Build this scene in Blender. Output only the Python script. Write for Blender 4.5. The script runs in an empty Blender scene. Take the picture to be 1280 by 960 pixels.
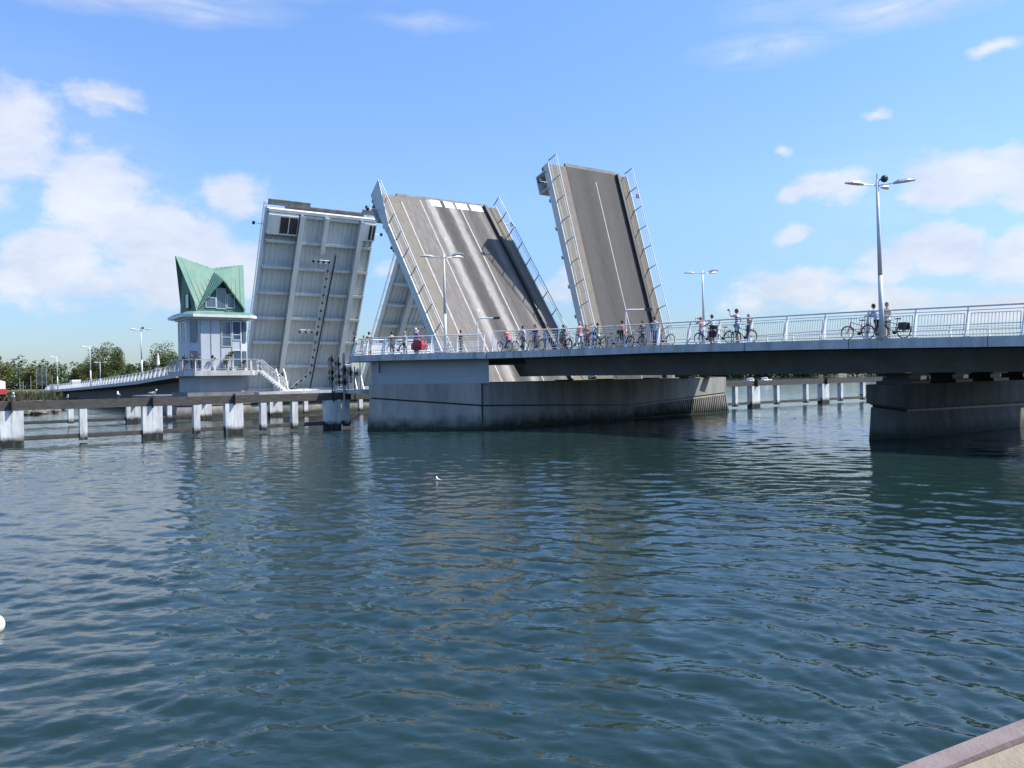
import bpy, bmesh, math, random
import numpy as np
from mathutils import Vector, Matrix, Euler
R = math.radians
random.seed(7)
rng = np.random.default_rng(7)
sc = bpy.context.scene
col = sc.collection

# ------------------------------------------------------------------ camera
HC = 3.55
cam = bpy.data.cameras.new('camera'); camo = bpy.data.objects.new('camera', cam); col.objects.link(camo)
camo.location = (0, 0, HC)
camo.rotation_euler = (Matrix.Rotation(R(90 - 0.553), 3, 'X') @ Matrix.Rotation(R(-1.0), 3, 'Z')).to_euler()
cam.sensor_width = 36; cam.lens = 36 * 1036 / 1280; cam.clip_start = 0.1; cam.clip_end = 20000
sc.camera = camo

# ------------------------------------------------------------------ sun, sky, exposure
SUN_AZ, SUN_EL = R(94), R(51)
SV = Vector((math.sin(SUN_AZ) * math.cos(SUN_EL), math.cos(SUN_AZ) * math.cos(SUN_EL), math.sin(SUN_EL)))
sl = bpy.data.lights.new('sun', 'SUN'); sl.energy = 3.7; sl.angle = R(0.53); sl.color = (1, 0.945, 0.85)
slo = bpy.data.objects.new('sun', sl); col.objects.link(slo); slo.rotation_euler = SV.to_track_quat('Z', 'Y').to_euler()
sc.view_settings.view_transform = 'Standard'; sc.view_settings.look = 'None'
sc.view_settings.gamma = 1; sc.view_settings.exposure = 0.9; sc.view_settings.use_curve_mapping = False

def px_dir(x, y):
    a, b = x - 640, y - 480
    x2 = a * math.cos(R(1)) - b * math.sin(R(1)); y2 = 480 + a * math.sin(R(1)) + b * math.cos(R(1))
    az = math.atan2(x2, 1036); return az, math.atan2(470 - y2, math.hypot(1036, x2))

# clouds: (azimuth deg, elevation deg, half width deg, half height deg, strength); wisps the same
CLOUDS = [(-21,6.8,8,3.2,.9),(-29,6.4,7,2.6,.85),(-22.9,9.0,5.2,4.0,1.0),(-26.2,11.0,3.6,4.6,.95),(-29.3,7.3,4.6,2.6,.95),(-20.0,7.3,5.4,3.0,1.0),
 (-31.2,14.6,3.6,4.0,.85),(-30.2,16.0,2.6,2.2,.8),(-25.6,17.2,3.0,1.4,.75),(-32.6,11.2,2.4,2.0,.85),(-18.2,11.8,3.2,2.6,.7),(-28,5.0,4.0,1.6,.5),
 (2.4,5.8,2.8,1.6,.65),(3.8,7.2,1.6,1.0,.6),(-7.8,7.2,2.4,1.4,.55),(1.0,3.6,3.6,1.0,.5),
 (21.2,11.6,3.0,1.3,.9),(19.6,11.4,1.9,.8,.8),(29.6,11.4,5.2,2.2,1.0),(33.4,10.0,4.5,2.0,.85),(26.4,10.8,2.6,1.1,.7),
 (27.0,7.4,3.3,2.2,1.0),(24.6,6.6,3.0,1.6,.85),(32.6,6.4,4.4,2.4,1.0),(19.0,5.6,4.2,2.0,.85),(16,4.4,4.2,1.4,.6),(24.4,4.4,5.6,1.6,.7),(31,3.8,5.2,1.6,.7),
 (18.6,9.1,1.7,.8,.8),(18.2,14.2,1.0,.7,.5),(23.6,15.6,1.6,.6,.5),(30.6,18.6,1.8,.8,.6),(38,9,5,4,.9),(-38,9,5,4,.9),(46,6,9,3,.9),(-48,7,8,3,.8)]
WISPS = [(-28,23.0,15,1.6,.95),(-22,24.6,16,1.2,.8),(-5.6,23.0,5,.7,.4),(25.4,21.4,6.2,1.3,.85),(17.6,20.4,6.0,1.2,.55),(21,22.6,8,2.0,.3),(-30,13,10,8,.22),(26,9,12,8,.2)]
world = bpy.data.worlds.new('World'); sc.world = world; world.use_nodes = True
nt = world.node_tree; N = nt.nodes; LK = nt.links; N.clear()
def nn(t, **k):
    n = N.new(t)
    for a, b in k.items(): setattr(n, a, b)
    return n
def mth(op, a, b=None, c=None, clamp=False):
    n = nn('ShaderNodeMath', operation=op, use_clamp=clamp)
    for i, q in enumerate((a, b, c)):
        if q is None: continue
        if isinstance(q, (int, float)): n.inputs[i].default_value = q
        else: LK.new(q, n.inputs[i])
    return n.outputs[0]
sky = nn('ShaderNodeTexSky', sky_type='NISHITA', sun_disc=False, sun_elevation=SUN_EL, sun_rotation=SUN_AZ, altitude=0, air_density=1.0, dust_density=0.6, ozone_density=2.2)
tc = nn('ShaderNodeTexCoord'); sx = nn('ShaderNodeSeparateXYZ'); LK.new(tc.outputs['Generated'], sx.inputs[0])
az = mth('ARCTAN2', sx.outputs[0], sx.outputs[1]); el = mth('ARCSINE', sx.outputs[2])
cv = nn('ShaderNodeCombineXYZ'); LK.new(az, cv.inputs[0]); LK.new(el, cv.inputs[1])
def noise(scale, detail, vec, rough=.5, dist=0.0):
    n = nn('ShaderNodeTexNoise'); n.inputs['Scale'].default_value = scale; n.inputs['Detail'].default_value = detail
    n.inputs['Roughness'].default_value = rough; n.inputs['Distortion'].default_value = dist; LK.new(vec, n.inputs['Vector']); return n
def vscale(vec, s):
    n = nn('ShaderNodeVectorMath', operation='MULTIPLY'); LK.new(vec, n.inputs[0]); n.inputs[1].default_value = s; return n.outputs[0]
def blobs(lst, vec):
    acc = None
    for a, e, ra, re, st in lst:
        if lst is CLOUDS: ra, re = ra * 1.3, re * 1.25
        s = nn('ShaderNodeVectorMath', operation='SUBTRACT'); LK.new(vec, s.inputs[0]); s.inputs[1].default_value = (R(a), R(e), 0)
        m = nn('ShaderNodeVectorMath', operation='MULTIPLY'); LK.new(s.outputs[0], m.inputs[0]); m.inputs[1].default_value = (1 / R(ra), 1 / R(re), 0)
        ln = nn('ShaderNodeVectorMath', operation='LENGTH'); LK.new(m.outputs[0], ln.inputs[0])
        q = mth('MULTIPLY_ADD', ln.outputs['Value'], -st, st)
        q = mth('MAXIMUM', q, 0.0)
        acc = q if acc is None else mth('MAXIMUM', acc, q)
    return acc
wn = noise(14, 3, cv.outputs[0])
ws = nn('ShaderNodeVectorMath', operation='MULTIPLY_ADD'); LK.new(wn.outputs['Color'], ws.inputs[0]); ws.inputs[1].default_value = (.05, .035, 0)
off = nn('ShaderNodeVectorMath', operation='ADD'); LK.new(cv.outputs[0], off.inputs[0]); off.inputs[1].default_value = (-.025, -.0175, 0)
LK.new(off.outputs[0], ws.inputs[2])
field = blobs(CLOUDS, ws.outputs[0])
n1 = noise(17, 11, vscale(cv.outputs[0], (1, 1.7, 1)), .62, .25)
dens = mth('MULTIPLY_ADD', mth('SUBTRACT', n1.outputs['Fac'], .5), 1.5, mth('MULTIPLY', field, 1.5))
mr = nn('ShaderNodeMapRange', interpolation_type='SMOOTHSTEP'); LK.new(dens, mr.inputs[0])
mr.inputs['From Min'].default_value = .30; mr.inputs['From Max'].default_value = .92; mr.inputs['To Max'].default_value = .80
wf = blobs(WISPS, ws.outputs[0])
n2 = noise(9, 8, vscale(cv.outputs[0], (1, 6.0, 1)), .6, 1.2)
wd = mth('MULTIPLY', wf, mth('MULTIPLY_ADD', n2.outputs['Fac'], 2.4, -.55, clamp=True))
tot = mth('MAXIMUM', mr.outputs[0], wd, clamp=True)
# cloud tone: thicker and lower parts are greyer
n3 = noise(9, 6, vscale(ws.outputs[0], (1, 2.0, 1)), .6)
tone = nn('ShaderNodeMapRange'); LK.new(n3.outputs['Fac'], tone.inputs[0]); tone.inputs['From Min'].default_value = .35; tone.inputs['From Max'].default_value = .66
cm = nn('ShaderNodeMix', data_type='RGBA'); LK.new(tone.outputs[0], cm.inputs[0])
cm.inputs[6].default_value = (3.5, 3.7, 4.25, 1); cm.inputs[7].default_value = (4.7, 4.75, 4.95, 1)
hue = nn('ShaderNodeMix', data_type='RGBA', blend_type='MULTIPLY'); hue.inputs[0].default_value = 1; LK.new(sky.outputs[0], hue.inputs[6]); 
er = nn('ShaderNodeMapRange'); LK.new(el, er.inputs[0]); er.inputs['From Min'].default_value = 0; er.inputs['From Max'].default_value = .45
rp0 = nn('ShaderNodeValToRGB'); LK.new(er.outputs[0], rp0.inputs[0]); q0_ = rp0.color_ramp.elements
q0_[0].position = 0; q0_[0].color = (.48, .55, .68, 1); q0_[1].position = 1; q0_[1].color = (.86, 1.06, 1.30, 1)
for p_, c_ in ((.2, (.56, .67, .84, 1)), (.45, (.78, .90, 1.14, 1))): k_ = q0_.new(p_); k_.color = c_
LK.new(rp0.outputs[0], hue.inputs[7])
mx = nn('ShaderNodeMix', data_type='RGBA'); LK.new(tot, mx.inputs[0]); LK.new(hue.outputs[2], mx.inputs[6]); LK.new(cm.outputs[2], mx.inputs[7])
bg = nn('ShaderNodeBackground'); bg.inputs[1].default_value = 0.11; LK.new(mx.outputs[2], bg.inputs[0])
wo = nn('ShaderNodeOutputWorld'); LK.new(bg.outputs[0], wo.inputs[0])

# ------------------------------------------------------------------ materials
def M(name, c, rough=.6, c2=None, scale=2.0, detail=6, bump=0.0, bscale=None, metal=0.0, stretch=(1, 1, 1), spec=.5, lo=.35, hi=.65):
    m = bpy.data.materials.new(name); m.use_nodes = True; t = m.node_tree; b = t.nodes['Principled BSDF']
    b.inputs['Roughness'].default_value = rough; b.inputs['Metallic'].default_value = metal; b.inputs['Specular IOR Level'].default_value = spec
    tcn = t.nodes.new('ShaderNodeTexCoord'); mp = t.nodes.new('ShaderNodeMapping'); mp.inputs['Scale'].default_value = stretch
    t.links.new(tcn.outputs['Object'], mp.inputs[0])
    c2 = c2 or tuple(x * .8 for x in c)
    if not any(w in name for w in ('white', 'glass', 'lamp', 'cloth', 'skin', 'pile_')): c, c2 = tuple(x * .74 for x in c), tuple(x * .74 for x in c2)
    nz = t.nodes.new('ShaderNodeTexNoise'); nz.inputs['Scale'].default_value = scale; nz.inputs['Detail'].default_value = detail; nz.inputs['Roughness'].default_value = .62
    t.links.new(mp.outputs[0], nz.inputs['Vector'])
    rp = t.nodes.new('ShaderNodeMapRange'); rp.inputs['From Min'].default_value = lo; rp.inputs['From Max'].default_value = hi; t.links.new(nz.outputs['Fac'], rp.inputs[0])
    mi = t.nodes.new('ShaderNodeMix'); mi.data_type = 'RGBA'; mi.name = 'base_mix'
    mi.inputs[6].default_value = (*c, 1); mi.inputs[7].default_value = (*c2, 1); t.links.new(rp.outputs[0], mi.inputs[0]); t.links.new(mi.outputs[2], b.inputs['Base Color'])
    if bump:
        nb = t.nodes.new('ShaderNodeTexNoise'); nb.inputs['Scale'].default_value = bscale or scale * 6; nb.inputs['Detail'].default_value = 5; t.links.new(tcn.outputs['Object'], nb.inputs['Vector'])
        bn = t.nodes.new('ShaderNodeBump'); bn.inputs['Strength'].default_value = bump; bn.inputs['Distance'].default_value = .02; t.links.new(nb.outputs['Fac'], bn.inputs['Height']); t.links.new(bn.outputs[0], b.inputs['Normal'])
    return m
def overlay(m, c, zlo, zhi, noise_scale=3.0, axis=2):
    """a real band of growth or damp whose edge wanders between two heights above the water"""
    t = m.node_tree; b = t.nodes['Principled BSDF']; src = b.inputs['Base Color'].links[0].from_socket
    g = t.nodes.new('ShaderNodeNewGeometry'); s = t.nodes.new('ShaderNodeSeparateXYZ'); t.links.new(g.outputs['Position'], s.inputs[0])
    nz = t.nodes.new('ShaderNodeTexNoise'); nz.inputs['Scale'].default_value = noise_scale; nz.inputs['Detail'].default_value = 5; t.links.new(g.outputs['Position'], nz.inputs['Vector'])
    ad = t.nodes.new('ShaderNodeMath'); ad.operation = 'MULTIPLY_ADD'; t.links.new(nz.outputs['Fac'], ad.inputs[0]); ad.inputs[1].default_value = -(zhi - zlo) * 1.2; t.links.new(s.outputs[axis], ad.inputs[2])
    r = t.nodes.new('ShaderNodeMapRange'); t.links.new(ad.outputs[0], r.inputs[0]); r.inputs['From Min'].default_value = zlo - (zhi - zlo) * .6; r.inputs['From Max'].default_value = zhi - (zhi - zlo) * .6
    mi = t.nodes.new('ShaderNodeMix'); mi.data_type = 'RGBA'; t.links.new(r.outputs[0], mi.inputs[0]); mi.inputs[6].default_value = (*c, 1); t.links.new(src, mi.inputs[7]); t.links.new(mi.outputs[2], b.inputs['Base Color'])
    return m
def streaks(m, c, amount=.6, sc_=1.6):
    """run-off stains: long vertical smears of dirt"""
    t = m.node_tree; b = t.nodes['Principled BSDF']; src = b.inputs['Base Color'].links[0].from_socket
    g = t.nodes.new('ShaderNodeNewGeometry'); mp = t.nodes.new('ShaderNodeMapping'); mp.inputs['Scale'].default_value = (1, 1, .07); t.links.new(g.outputs['Position'], mp.inputs[0])
    nz = t.nodes.new('ShaderNodeTexNoise'); nz.inputs['Scale'].default_value = sc_; nz.inputs['Detail'].default_value = 8; nz.inputs['Roughness'].default_value = .7; t.links.new(mp.outputs[0], nz.inputs['Vector'])
    r = t.nodes.new('ShaderNodeMapRange'); t.links.new(nz.outputs['Fac'], r.inputs[0])
    for k_, v_ in (('From Min', .5), ('From Max', .68), ('To Max', amount)): r.inputs[k_].default_value = v_
    mi = t.nodes.new('ShaderNodeMix'); mi.data_type = 'RGBA'; t.links.new(r.outputs[0], mi.inputs[0]); t.links.new(src, mi.inputs[6]); mi.inputs[7].default_value = (*c, 1); t.links.new(mi.outputs[2], b.inputs['Base Color'])
    return m
m_conc = M('concrete', (.29, .29, .28), .85, (.19, .195, .19), 1.1, 8, .5, 9, stretch=(1, 1, .35))
m_pier = overlay(M('pier_concrete', (.47, .45, .40), .85, (.27, .265, .245), .8, 9, .5, 8, stretch=(1, 1, .22)), (.022, .028, .016), .2, 1.0, 1.6)
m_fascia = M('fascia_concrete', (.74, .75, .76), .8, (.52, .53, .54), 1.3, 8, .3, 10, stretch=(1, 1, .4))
m_pierd = overlay(M('shaded_pier_concrete', (.24, .235, .22), .85, (.13, .13, .12), .8, 9, .5, 8, stretch=(1, 1, .22)), (.035, .045, .025), .15, .7, 2.0); streaks(m_pierd, (.05, .05, .04), .7)  # darker copy of the pier concrete: under-deck shade is put into its colour
streaks(m_conc, (.07, .068, .06), .65); streaks(m_pier, (.11, .105, .09), .36); streaks(m_fascia, (.16, .15, .13), .6, 2.2)
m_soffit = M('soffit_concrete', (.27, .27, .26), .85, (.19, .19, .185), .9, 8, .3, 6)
m_bluewall = M('pale_rendered_wall', (.47, .50, .54), .7, (.40, .43, .47), .6, 6, .1, 8, stretch=(1, 1, .3))
m_white = M('white_paint', (.74, .75, .75), .45, (.60, .61, .61), 1.4, 7, .05, 20)
m_galv = M('galvanised_steel', (.42, .44, .46), .45, (.34, .36, .38), 3, 6, metal=.25)
m_steel = M('grey_painted_steel', (.80, .84, .84), .5, (.64, .68, .67), .9, 8, .05, 12, stretch=(.35, 1, 1))
m_soft = M('grey_green_soffit_steel', (.84, .87, .84), .55, (.76, .79, .765), 1.2, 8, .05, 12, stretch=(.3, 1, 1))
m_dark = M('dark_steel', (.03, .032, .036), .5, (.05, .05, .05), 6)
m_black = M('black_rubber', (.015, .015, .016), .7, (.03, .03, .03), 8)
m_walk = M('walkway_coating', (.27, .24, .195), .85, (.22, .195, .16), 1.6, 7, .2, 30)
m_line = M('line_paint', (.62, .60, .55), .7, (.42, .40, .36), 2.5, 8)
m_wood = overlay(M('weathered_timber', (.12, .11, .095), .85, (.06, .055, .05), 2.2, 9, .6, 18, stretch=(1, 1, 4)), (.012, .014, .01), .1, .45, 4)
m_pile = overlay(M('pale_pile_cladding', (.70, .71, .70), .7, (.48, .49, .47), 1.6, 9, .2, 12, stretch=(1, 1, .5)), (.012, .012, .01), .30, .62, 3)
m_copper = M('green_copper', (.10, .29, .235), .65, (.24, .37, .25), .55, 7, .1, 10, stretch=(1, 1, .5))
m_copper2 = M('dark_green_copper', (.05, .16, .14), .6, (.10, .25, .21), 1.5, 7)
m_glass = M('window_glass', (.05, .09, .14), .06, (.08, .13, .19), .4, 3, spec=.9)
streaks(m_copper, (.06, .16, .14), .5, 1.4); streaks(m_pile, (.17, .16, .13), .6, 4.0)
m_house = M('white_metal_cladding', (.50, .55, .60), .5, (.43, .48, .53), .8, 6, stretch=(1, 1, .3))
m_leafd = M('dark_leaf', (.055, .095, .026), .7, (.09, .13, .032), 1.2, 4)
m_leafm = M('green_leaf', (.085, .13, .032), .7, (.14, .165, .045), .8, 4)
m_leafy = M('yellow_green_leaf', (.13, .155, .04), .7, (.19, .19, .055), .8, 4)
m_bark = M('bark', (.09, .07, .05), .9, (.05, .04, .03), 5)
m_grass = M('dry_grass', (.16, .15, .055), .9, (.26, .22, .11), .5, 8, .3, 3)
m_sand = M('sandy_ground', (.40, .34, .25), .9, (.30, .25, .18), 3, 9, .5, 30)
m_rock = M('shore_rock', (.30, .26, .21), .9, (.16, .145, .12), 2, 8, .6, 6)
m_cap = M('quay_capping', (.21, .145, .14), .75, (.30, .235, .22), 3.5, 9, .3, 40)
m_red = M('red_paint', (.55, .05, .04), .5, (.40, .04, .03), 3)
m_lamp = M('lamp_housing', (.66, .67, .68), .4, (.55, .56, .57), 3)
m_feather = M('white_feathers', (.78, .78, .77), .8, (.68, .68, .68), 9)
m_featherg = M('grey_feathers', (.33, .35, .37), .8, (.25, .26, .28), 9)
m_beak = M('yellow_beak', (.6, .38, .05), .5)
m_skin = M('skin', (.50, .30, .21), .6, (.44, .25, .17), 8)
def road_mat(name, W, stops, base, dark, light):
    """asphalt with worn wheel tracks: tone varies across the carriageway, broken up along it"""
    m = bpy.data.materials.new(name); m.use_nodes = True; t = m.node_tree; b = t.nodes['Principled BSDF']; b.inputs['Roughness'].default_value = .85
    base, dark, light = tuple(x * .57 for x in base), tuple(x * .53 for x in dark), tuple(x * .60 for x in light)
    n = t.nodes.new; l = t.links.new
    tcn = n('ShaderNodeTexCoord'); s = n('ShaderNodeSeparateXYZ'); l(tcn.outputs['Object'], s.inputs[0])
    mp = n('ShaderNodeMapping'); mp.inputs['Scale'].default_value = (.55, 2.2, 1); l(tcn.outputs['Object'], mp.inputs[0])
    nz = n('ShaderNodeTexNoise'); nz.inputs['Scale'].default_value = 1.3; nz.inputs['Detail'].default_value = 9; nz.inputs['Roughness'].default_value = .7; l(mp.outputs[0], nz.inputs['Vector'])
    y = n('ShaderNodeMath'); y.operation = 'MULTIPLY_ADD'; l(nz.outputs['Fac'], y.inputs[0]); y.inputs[1].default_value = .7; 
    y0 = n('ShaderNodeMath'); y0.operation = 'SUBTRACT'; l(s.outputs[1], y0.inputs[0]); y0.inputs[1].default_value = .35; l(y0.outputs[0], y.inputs[2])
    d = n('ShaderNodeMath'); d.operation = 'DIVIDE'; l(y.outputs[0], d.inputs[0]); d.inputs[1].default_value = W
    rp = n('ShaderNodeValToRGB'); l(d.outputs[0], rp.inputs[0]); e = rp.color_ramp.elements
    for i, (p, v) in enumerate(stops):
        k = e[i] if i < 2 else e.new(p)
        k.position = p; k.color = (v, v, v, 1)
    n2 = n('ShaderNodeTexNoise'); n2.inputs['Scale'].default_value = 1.5; n2.inputs['Detail'].default_value = 10; n2.inputs['Roughness'].default_value = .68; l(mp.outputs[0], n2.inputs['Vector'])
    ad = n('ShaderNodeMath'); ad.operation = 'MULTIPLY_ADD'; l(n2.outputs['Fac'], ad.inputs[0]); ad.inputs[1].default_value = .5; ad.inputs[2].default_value = -.25
    sm = n('ShaderNodeMath'); sm.operation = 'ADD'; sm.use_clamp = True; l(ad.outputs[0], sm.inputs[0]); l(rp.outputs[0], sm.inputs[1])
    cr = n('ShaderNodeValToRGB'); l(sm.outputs[0], cr.inputs[0]); c = cr.color_ramp.elements
    c[0].position = .1; c[0].color = (*dark, 1); c[1].position = .95; c[1].color = (*light, 1); k = c.new(.5); k.color = (*base, 1)
    l(cr.outputs[0], b.inputs['Base Color'])
    nb = n('ShaderNodeTexNoise'); nb.inputs['Scale'].default_value = 40; l(tcn.outputs['Object'], nb.inputs['Vector'])
    bp = n('ShaderNodeBump'); bp.inputs['Strength'].default_value = .3; bp.inputs['Distance'].default_value = .02; l(nb.outputs['Fac'], bp.inputs['Height']); l(bp.outputs[0], b.inputs['Normal'])
    return m

# ------------------------------------------------------------------ mesh builder
class MB:
    def __init__(s): s.v = []; s.f = []
    def add(s, vs, fs):
        o = len(s.v); s.v += [tuple(p) for p in vs]; s.f += [tuple(i + o for i in f) for f in fs]; return s
    def box(s, x0, x1, y0, y1, z0, z1):
        return s.add([(x0,y0,z0),(x1,y0,z0),(x1,y1,z0),(x0,y1,z0),(x0,y0,z1),(x1,y0,z1),(x1,y1,z1),(x0,y1,z1)], [(0,3,2,1),(4,5,6,7),(0,1,5,4),(1,2,6,5),(2,3,7,6),(3,0,4,7)])
    def bar(s, p0, p1, w, h, up=(0, 0, 1), w1=None, h1=None):
        p0, p1 = Vector(p0), Vector(p1); d = (p1 - p0).normalized(); up = Vector(up)
        if abs(d.dot(up)) > .98: up = Vector((0, 1, 0)) if abs(d.y) < .9 else Vector((1, 0, 0))
        a = d.cross(up).normalized(); b = a.cross(d); w1 = w if w1 is None else w1; h1 = h if h1 is None else h1
        q = [p0 + a * i * w / 2 + b * j * h / 2 for i, j in ((-1,-1),(1,-1),(1,1),(-1,1))] + [p1 + a * i * w1 / 2 + b * j * h1 / 2 for i, j in ((-1,-1),(1,-1),(1,1),(-1,1))]
        return s.add(q, [(0,1,2,3)[::-1],(4,5,6,7),(0,1,5,4),(1,2,6,5),(2,3,7,6),(3,0,4,7)][::1])
    def tube(s, p0, p1, r0, r1=None, n=8, cap=True):
        r1 = r0 if r1 is None else r1; p0, p1 = Vector(p0), Vector(p1); d = (p1 - p0).normalized()
        up = Vector((0, 0, 1)) if abs(d.z) < .95 else Vector((1, 0, 0)); a = d.cross(up).normalized(); b = d.cross(a)
        q = []
        for p, r in ((p0, r0), (p1, r1)):
            for i in range(n):
                t = 2 * math.pi * i / n; q.append(p + a * r * math.cos(t) + b * r * math.sin(t))
        fs = [(i, (i + 1) % n, n + (i + 1) % n, n + i) for i in range(n)]
        if cap: fs += [tuple(range(n))[::-1], tuple(range(n, 2 * n))]
        return s.add(q, fs)
    def path(s, pts, r, n=6):
        for a, b in zip(pts, pts[1:]): s.tube(a, b, r, r, n)
        return s
    def prism(s, poly, z0, z1):
        n = len(poly); zf = (lambda z, i: z[i] if isinstance(z, (list, tuple)) else z)
        q = [(p[0], p[1], zf(z0, i)) for i, p in enumerate(poly)] + [(p[0], p[1], zf(z1, i)) for i, p in enumerate(poly)]
        return s.add(q, [tuple(range(n))[::-1], tuple(range(n, 2 * n))] + [(i, (i + 1) % n, n + (i + 1) % n, n + i) for i in range(n)])
    def loft(s, rings, close=True, caps=True):
        n = len(rings[0]); q = [p for r in rings for p in r]; fs = []
        for k in range(len(rings) - 1):
            for i in range(n if close else n - 1):
                fs.append((k*n+i, k*n+(i+1)%n, (k+1)*n+(i+1)%n, (k+1)*n+i))
        if caps: fs += [tuple(range(n))[::-1], tuple(range((len(rings)-1)*n, len(rings)*n))]
        return s.add(q, fs)
    def ball(s, c, r, n=10, m=7):
        c = Vector(c); r = r if isinstance(r, (tuple, list)) else (r, r, r); rings = []
        for j in range(1, m):
            t = math.pi * j / m
            rings.append([(c.x + r[0]*math.sin(t)*math.cos(2*math.pi*i/n), c.y + r[1]*math.sin(t)*math.sin(2*math.pi*i/n), c.z + r[2]*math.cos(t)) for i in range(n)])
        o = len(s.v); s.loft(rings, True, False); k = len(s.v)
        s.v += [(c.x, c.y, c.z + r[2]), (c.x, c.y, c.z - r[2])]
        L = o + (m - 2) * n
        for i in range(n): s.f += [(k, o + i, o + (i + 1) % n), (k + 1, L + (i + 1) % n, L + i)]
        return s
    def ring(s, c, rad, r, axis='y', n=24, m=6):
        rings = []
        for i in range(n):
            t = 2*math.pi*i/n; rr = []
            for j in range(m):
                p = 2*math.pi*j/m; a = (rad + r*math.cos(p)); q = (a*math.cos(t), r*math.sin(p), a*math.sin(t))
                if axis == 'z': q = (q[0], q[2], q[1])
                if axis == 'x': q = (q[1], q[0], q[2])
                rr.append((c[0]+q[0], c[1]+q[1], c[2]+q[2]))
            rings.append(rr)
        rings.append(rings[0]); return s.loft(rings, True, False)
    def build(s, name, mat, parent=None, off=(0, 0, 0), smooth=False):
        me = bpy.data.meshes.new(name); o = off
        me.from_pydata([(p[0]-o[0], p[1]-o[1], p[2]-o[2]) for p in s.v], [], s.f)
        bm = bmesh.new(); bm.from_mesh(me); bmesh.ops.recalc_face_normals(bm, faces=bm.faces); bm.to_mesh(me); bm.free()
        me.materials.append(mat)
        if smooth:
            for p in me.polygons: p.use_smooth = True
        ob = bpy.data.objects.new(name, me); col.objects.link(ob)
        if parent: ob.parent = parent
        else: ob.location = o
        return ob
def tag(o, label=None, cat=None, group=None, kind=None):
    for k, v_ in (('label', label), ('category', cat), ('group', group), ('kind', kind)):
        if v_: o[k] = v_
    return o
def empty(name, loc, label, cat, group=None, rz=0.0):
    o = bpy.data.objects.new(name, None); col.objects.link(o); o.empty_display_size = .3; o.location = loc; o.rotation_euler = (0, 0, rz)
    return tag(o, label, cat, group)
def kids(o): return list(o.children)
def copy_tree(o, parent=None):
    c = o.copy(); col.objects.link(c)
    if parent: c.parent = parent
    for ch in kids(o): copy_tree(ch, c)
    return c

# ------------------------------------------------------------------ the bridge's own axes: s along it (away, to the left), t across it (away, to the right)
PHI = R(54.2)
U = Vector((-math.cos(PHI), math.sin(PHI), 0)); V = Vector((math.sin(PHI), math.cos(PHI), 0)); P0 = Vector((-5.36, 65.24, 0)); Z = Vector((0, 0, 1))
def B(s, t, z=0.0): return P0 + U * s + V * t + Z * z
def Bxy(s, t): p = B(s, t); return (p.x, p.y)
def crom(pts, n=8):
    pts = [np.array(p, float) for p in pts]; out = []; pp = [2*pts[0]-pts[1]] + pts + [2*pts[-1]-pts[-2]]
    for i in range(1, len(pp) - 2):
        p0, p1, p2, p3 = pp[i-1:i+3]
        for k in range(n):
            a = k / n; out.append(.5*((2*p1)+(-p0+p2)*a+(2*p0-5*p1+4*p2-p3)*a*a+(-p0+3*p1-3*p2+p3)*a**3))
    out.append(pts[-1]); return np.array(out)
EDGE = crom([(-80, 3.6), (-60, 3.5), (-41, 3.1), (-33, 2.5), (-26, 2.45), (-20.6, 2.3), (-15.5, 0.0), (-11, -3.3)])
te = lambda s: float(np.interp(s, EDGE[:, 0], EDGE[:, 1]))
PLAT = [(-10.8, -3.4), (-5.6, -8.0), (-2.6, -8.7)]
tp = lambda s: float(np.interp(s, [p[0] for p in PLAT], [p[1] for p in PLAT]))
zd = lambda s: float(np.interp(s, [-80, -60, -41, -33, -20.6, -11, 0], [3.8, 4.35, 4.8, 4.98, 5.2, 5.12, 5.2]))
WB, WC, GAP = 13.0, 9.8, 1.1

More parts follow.
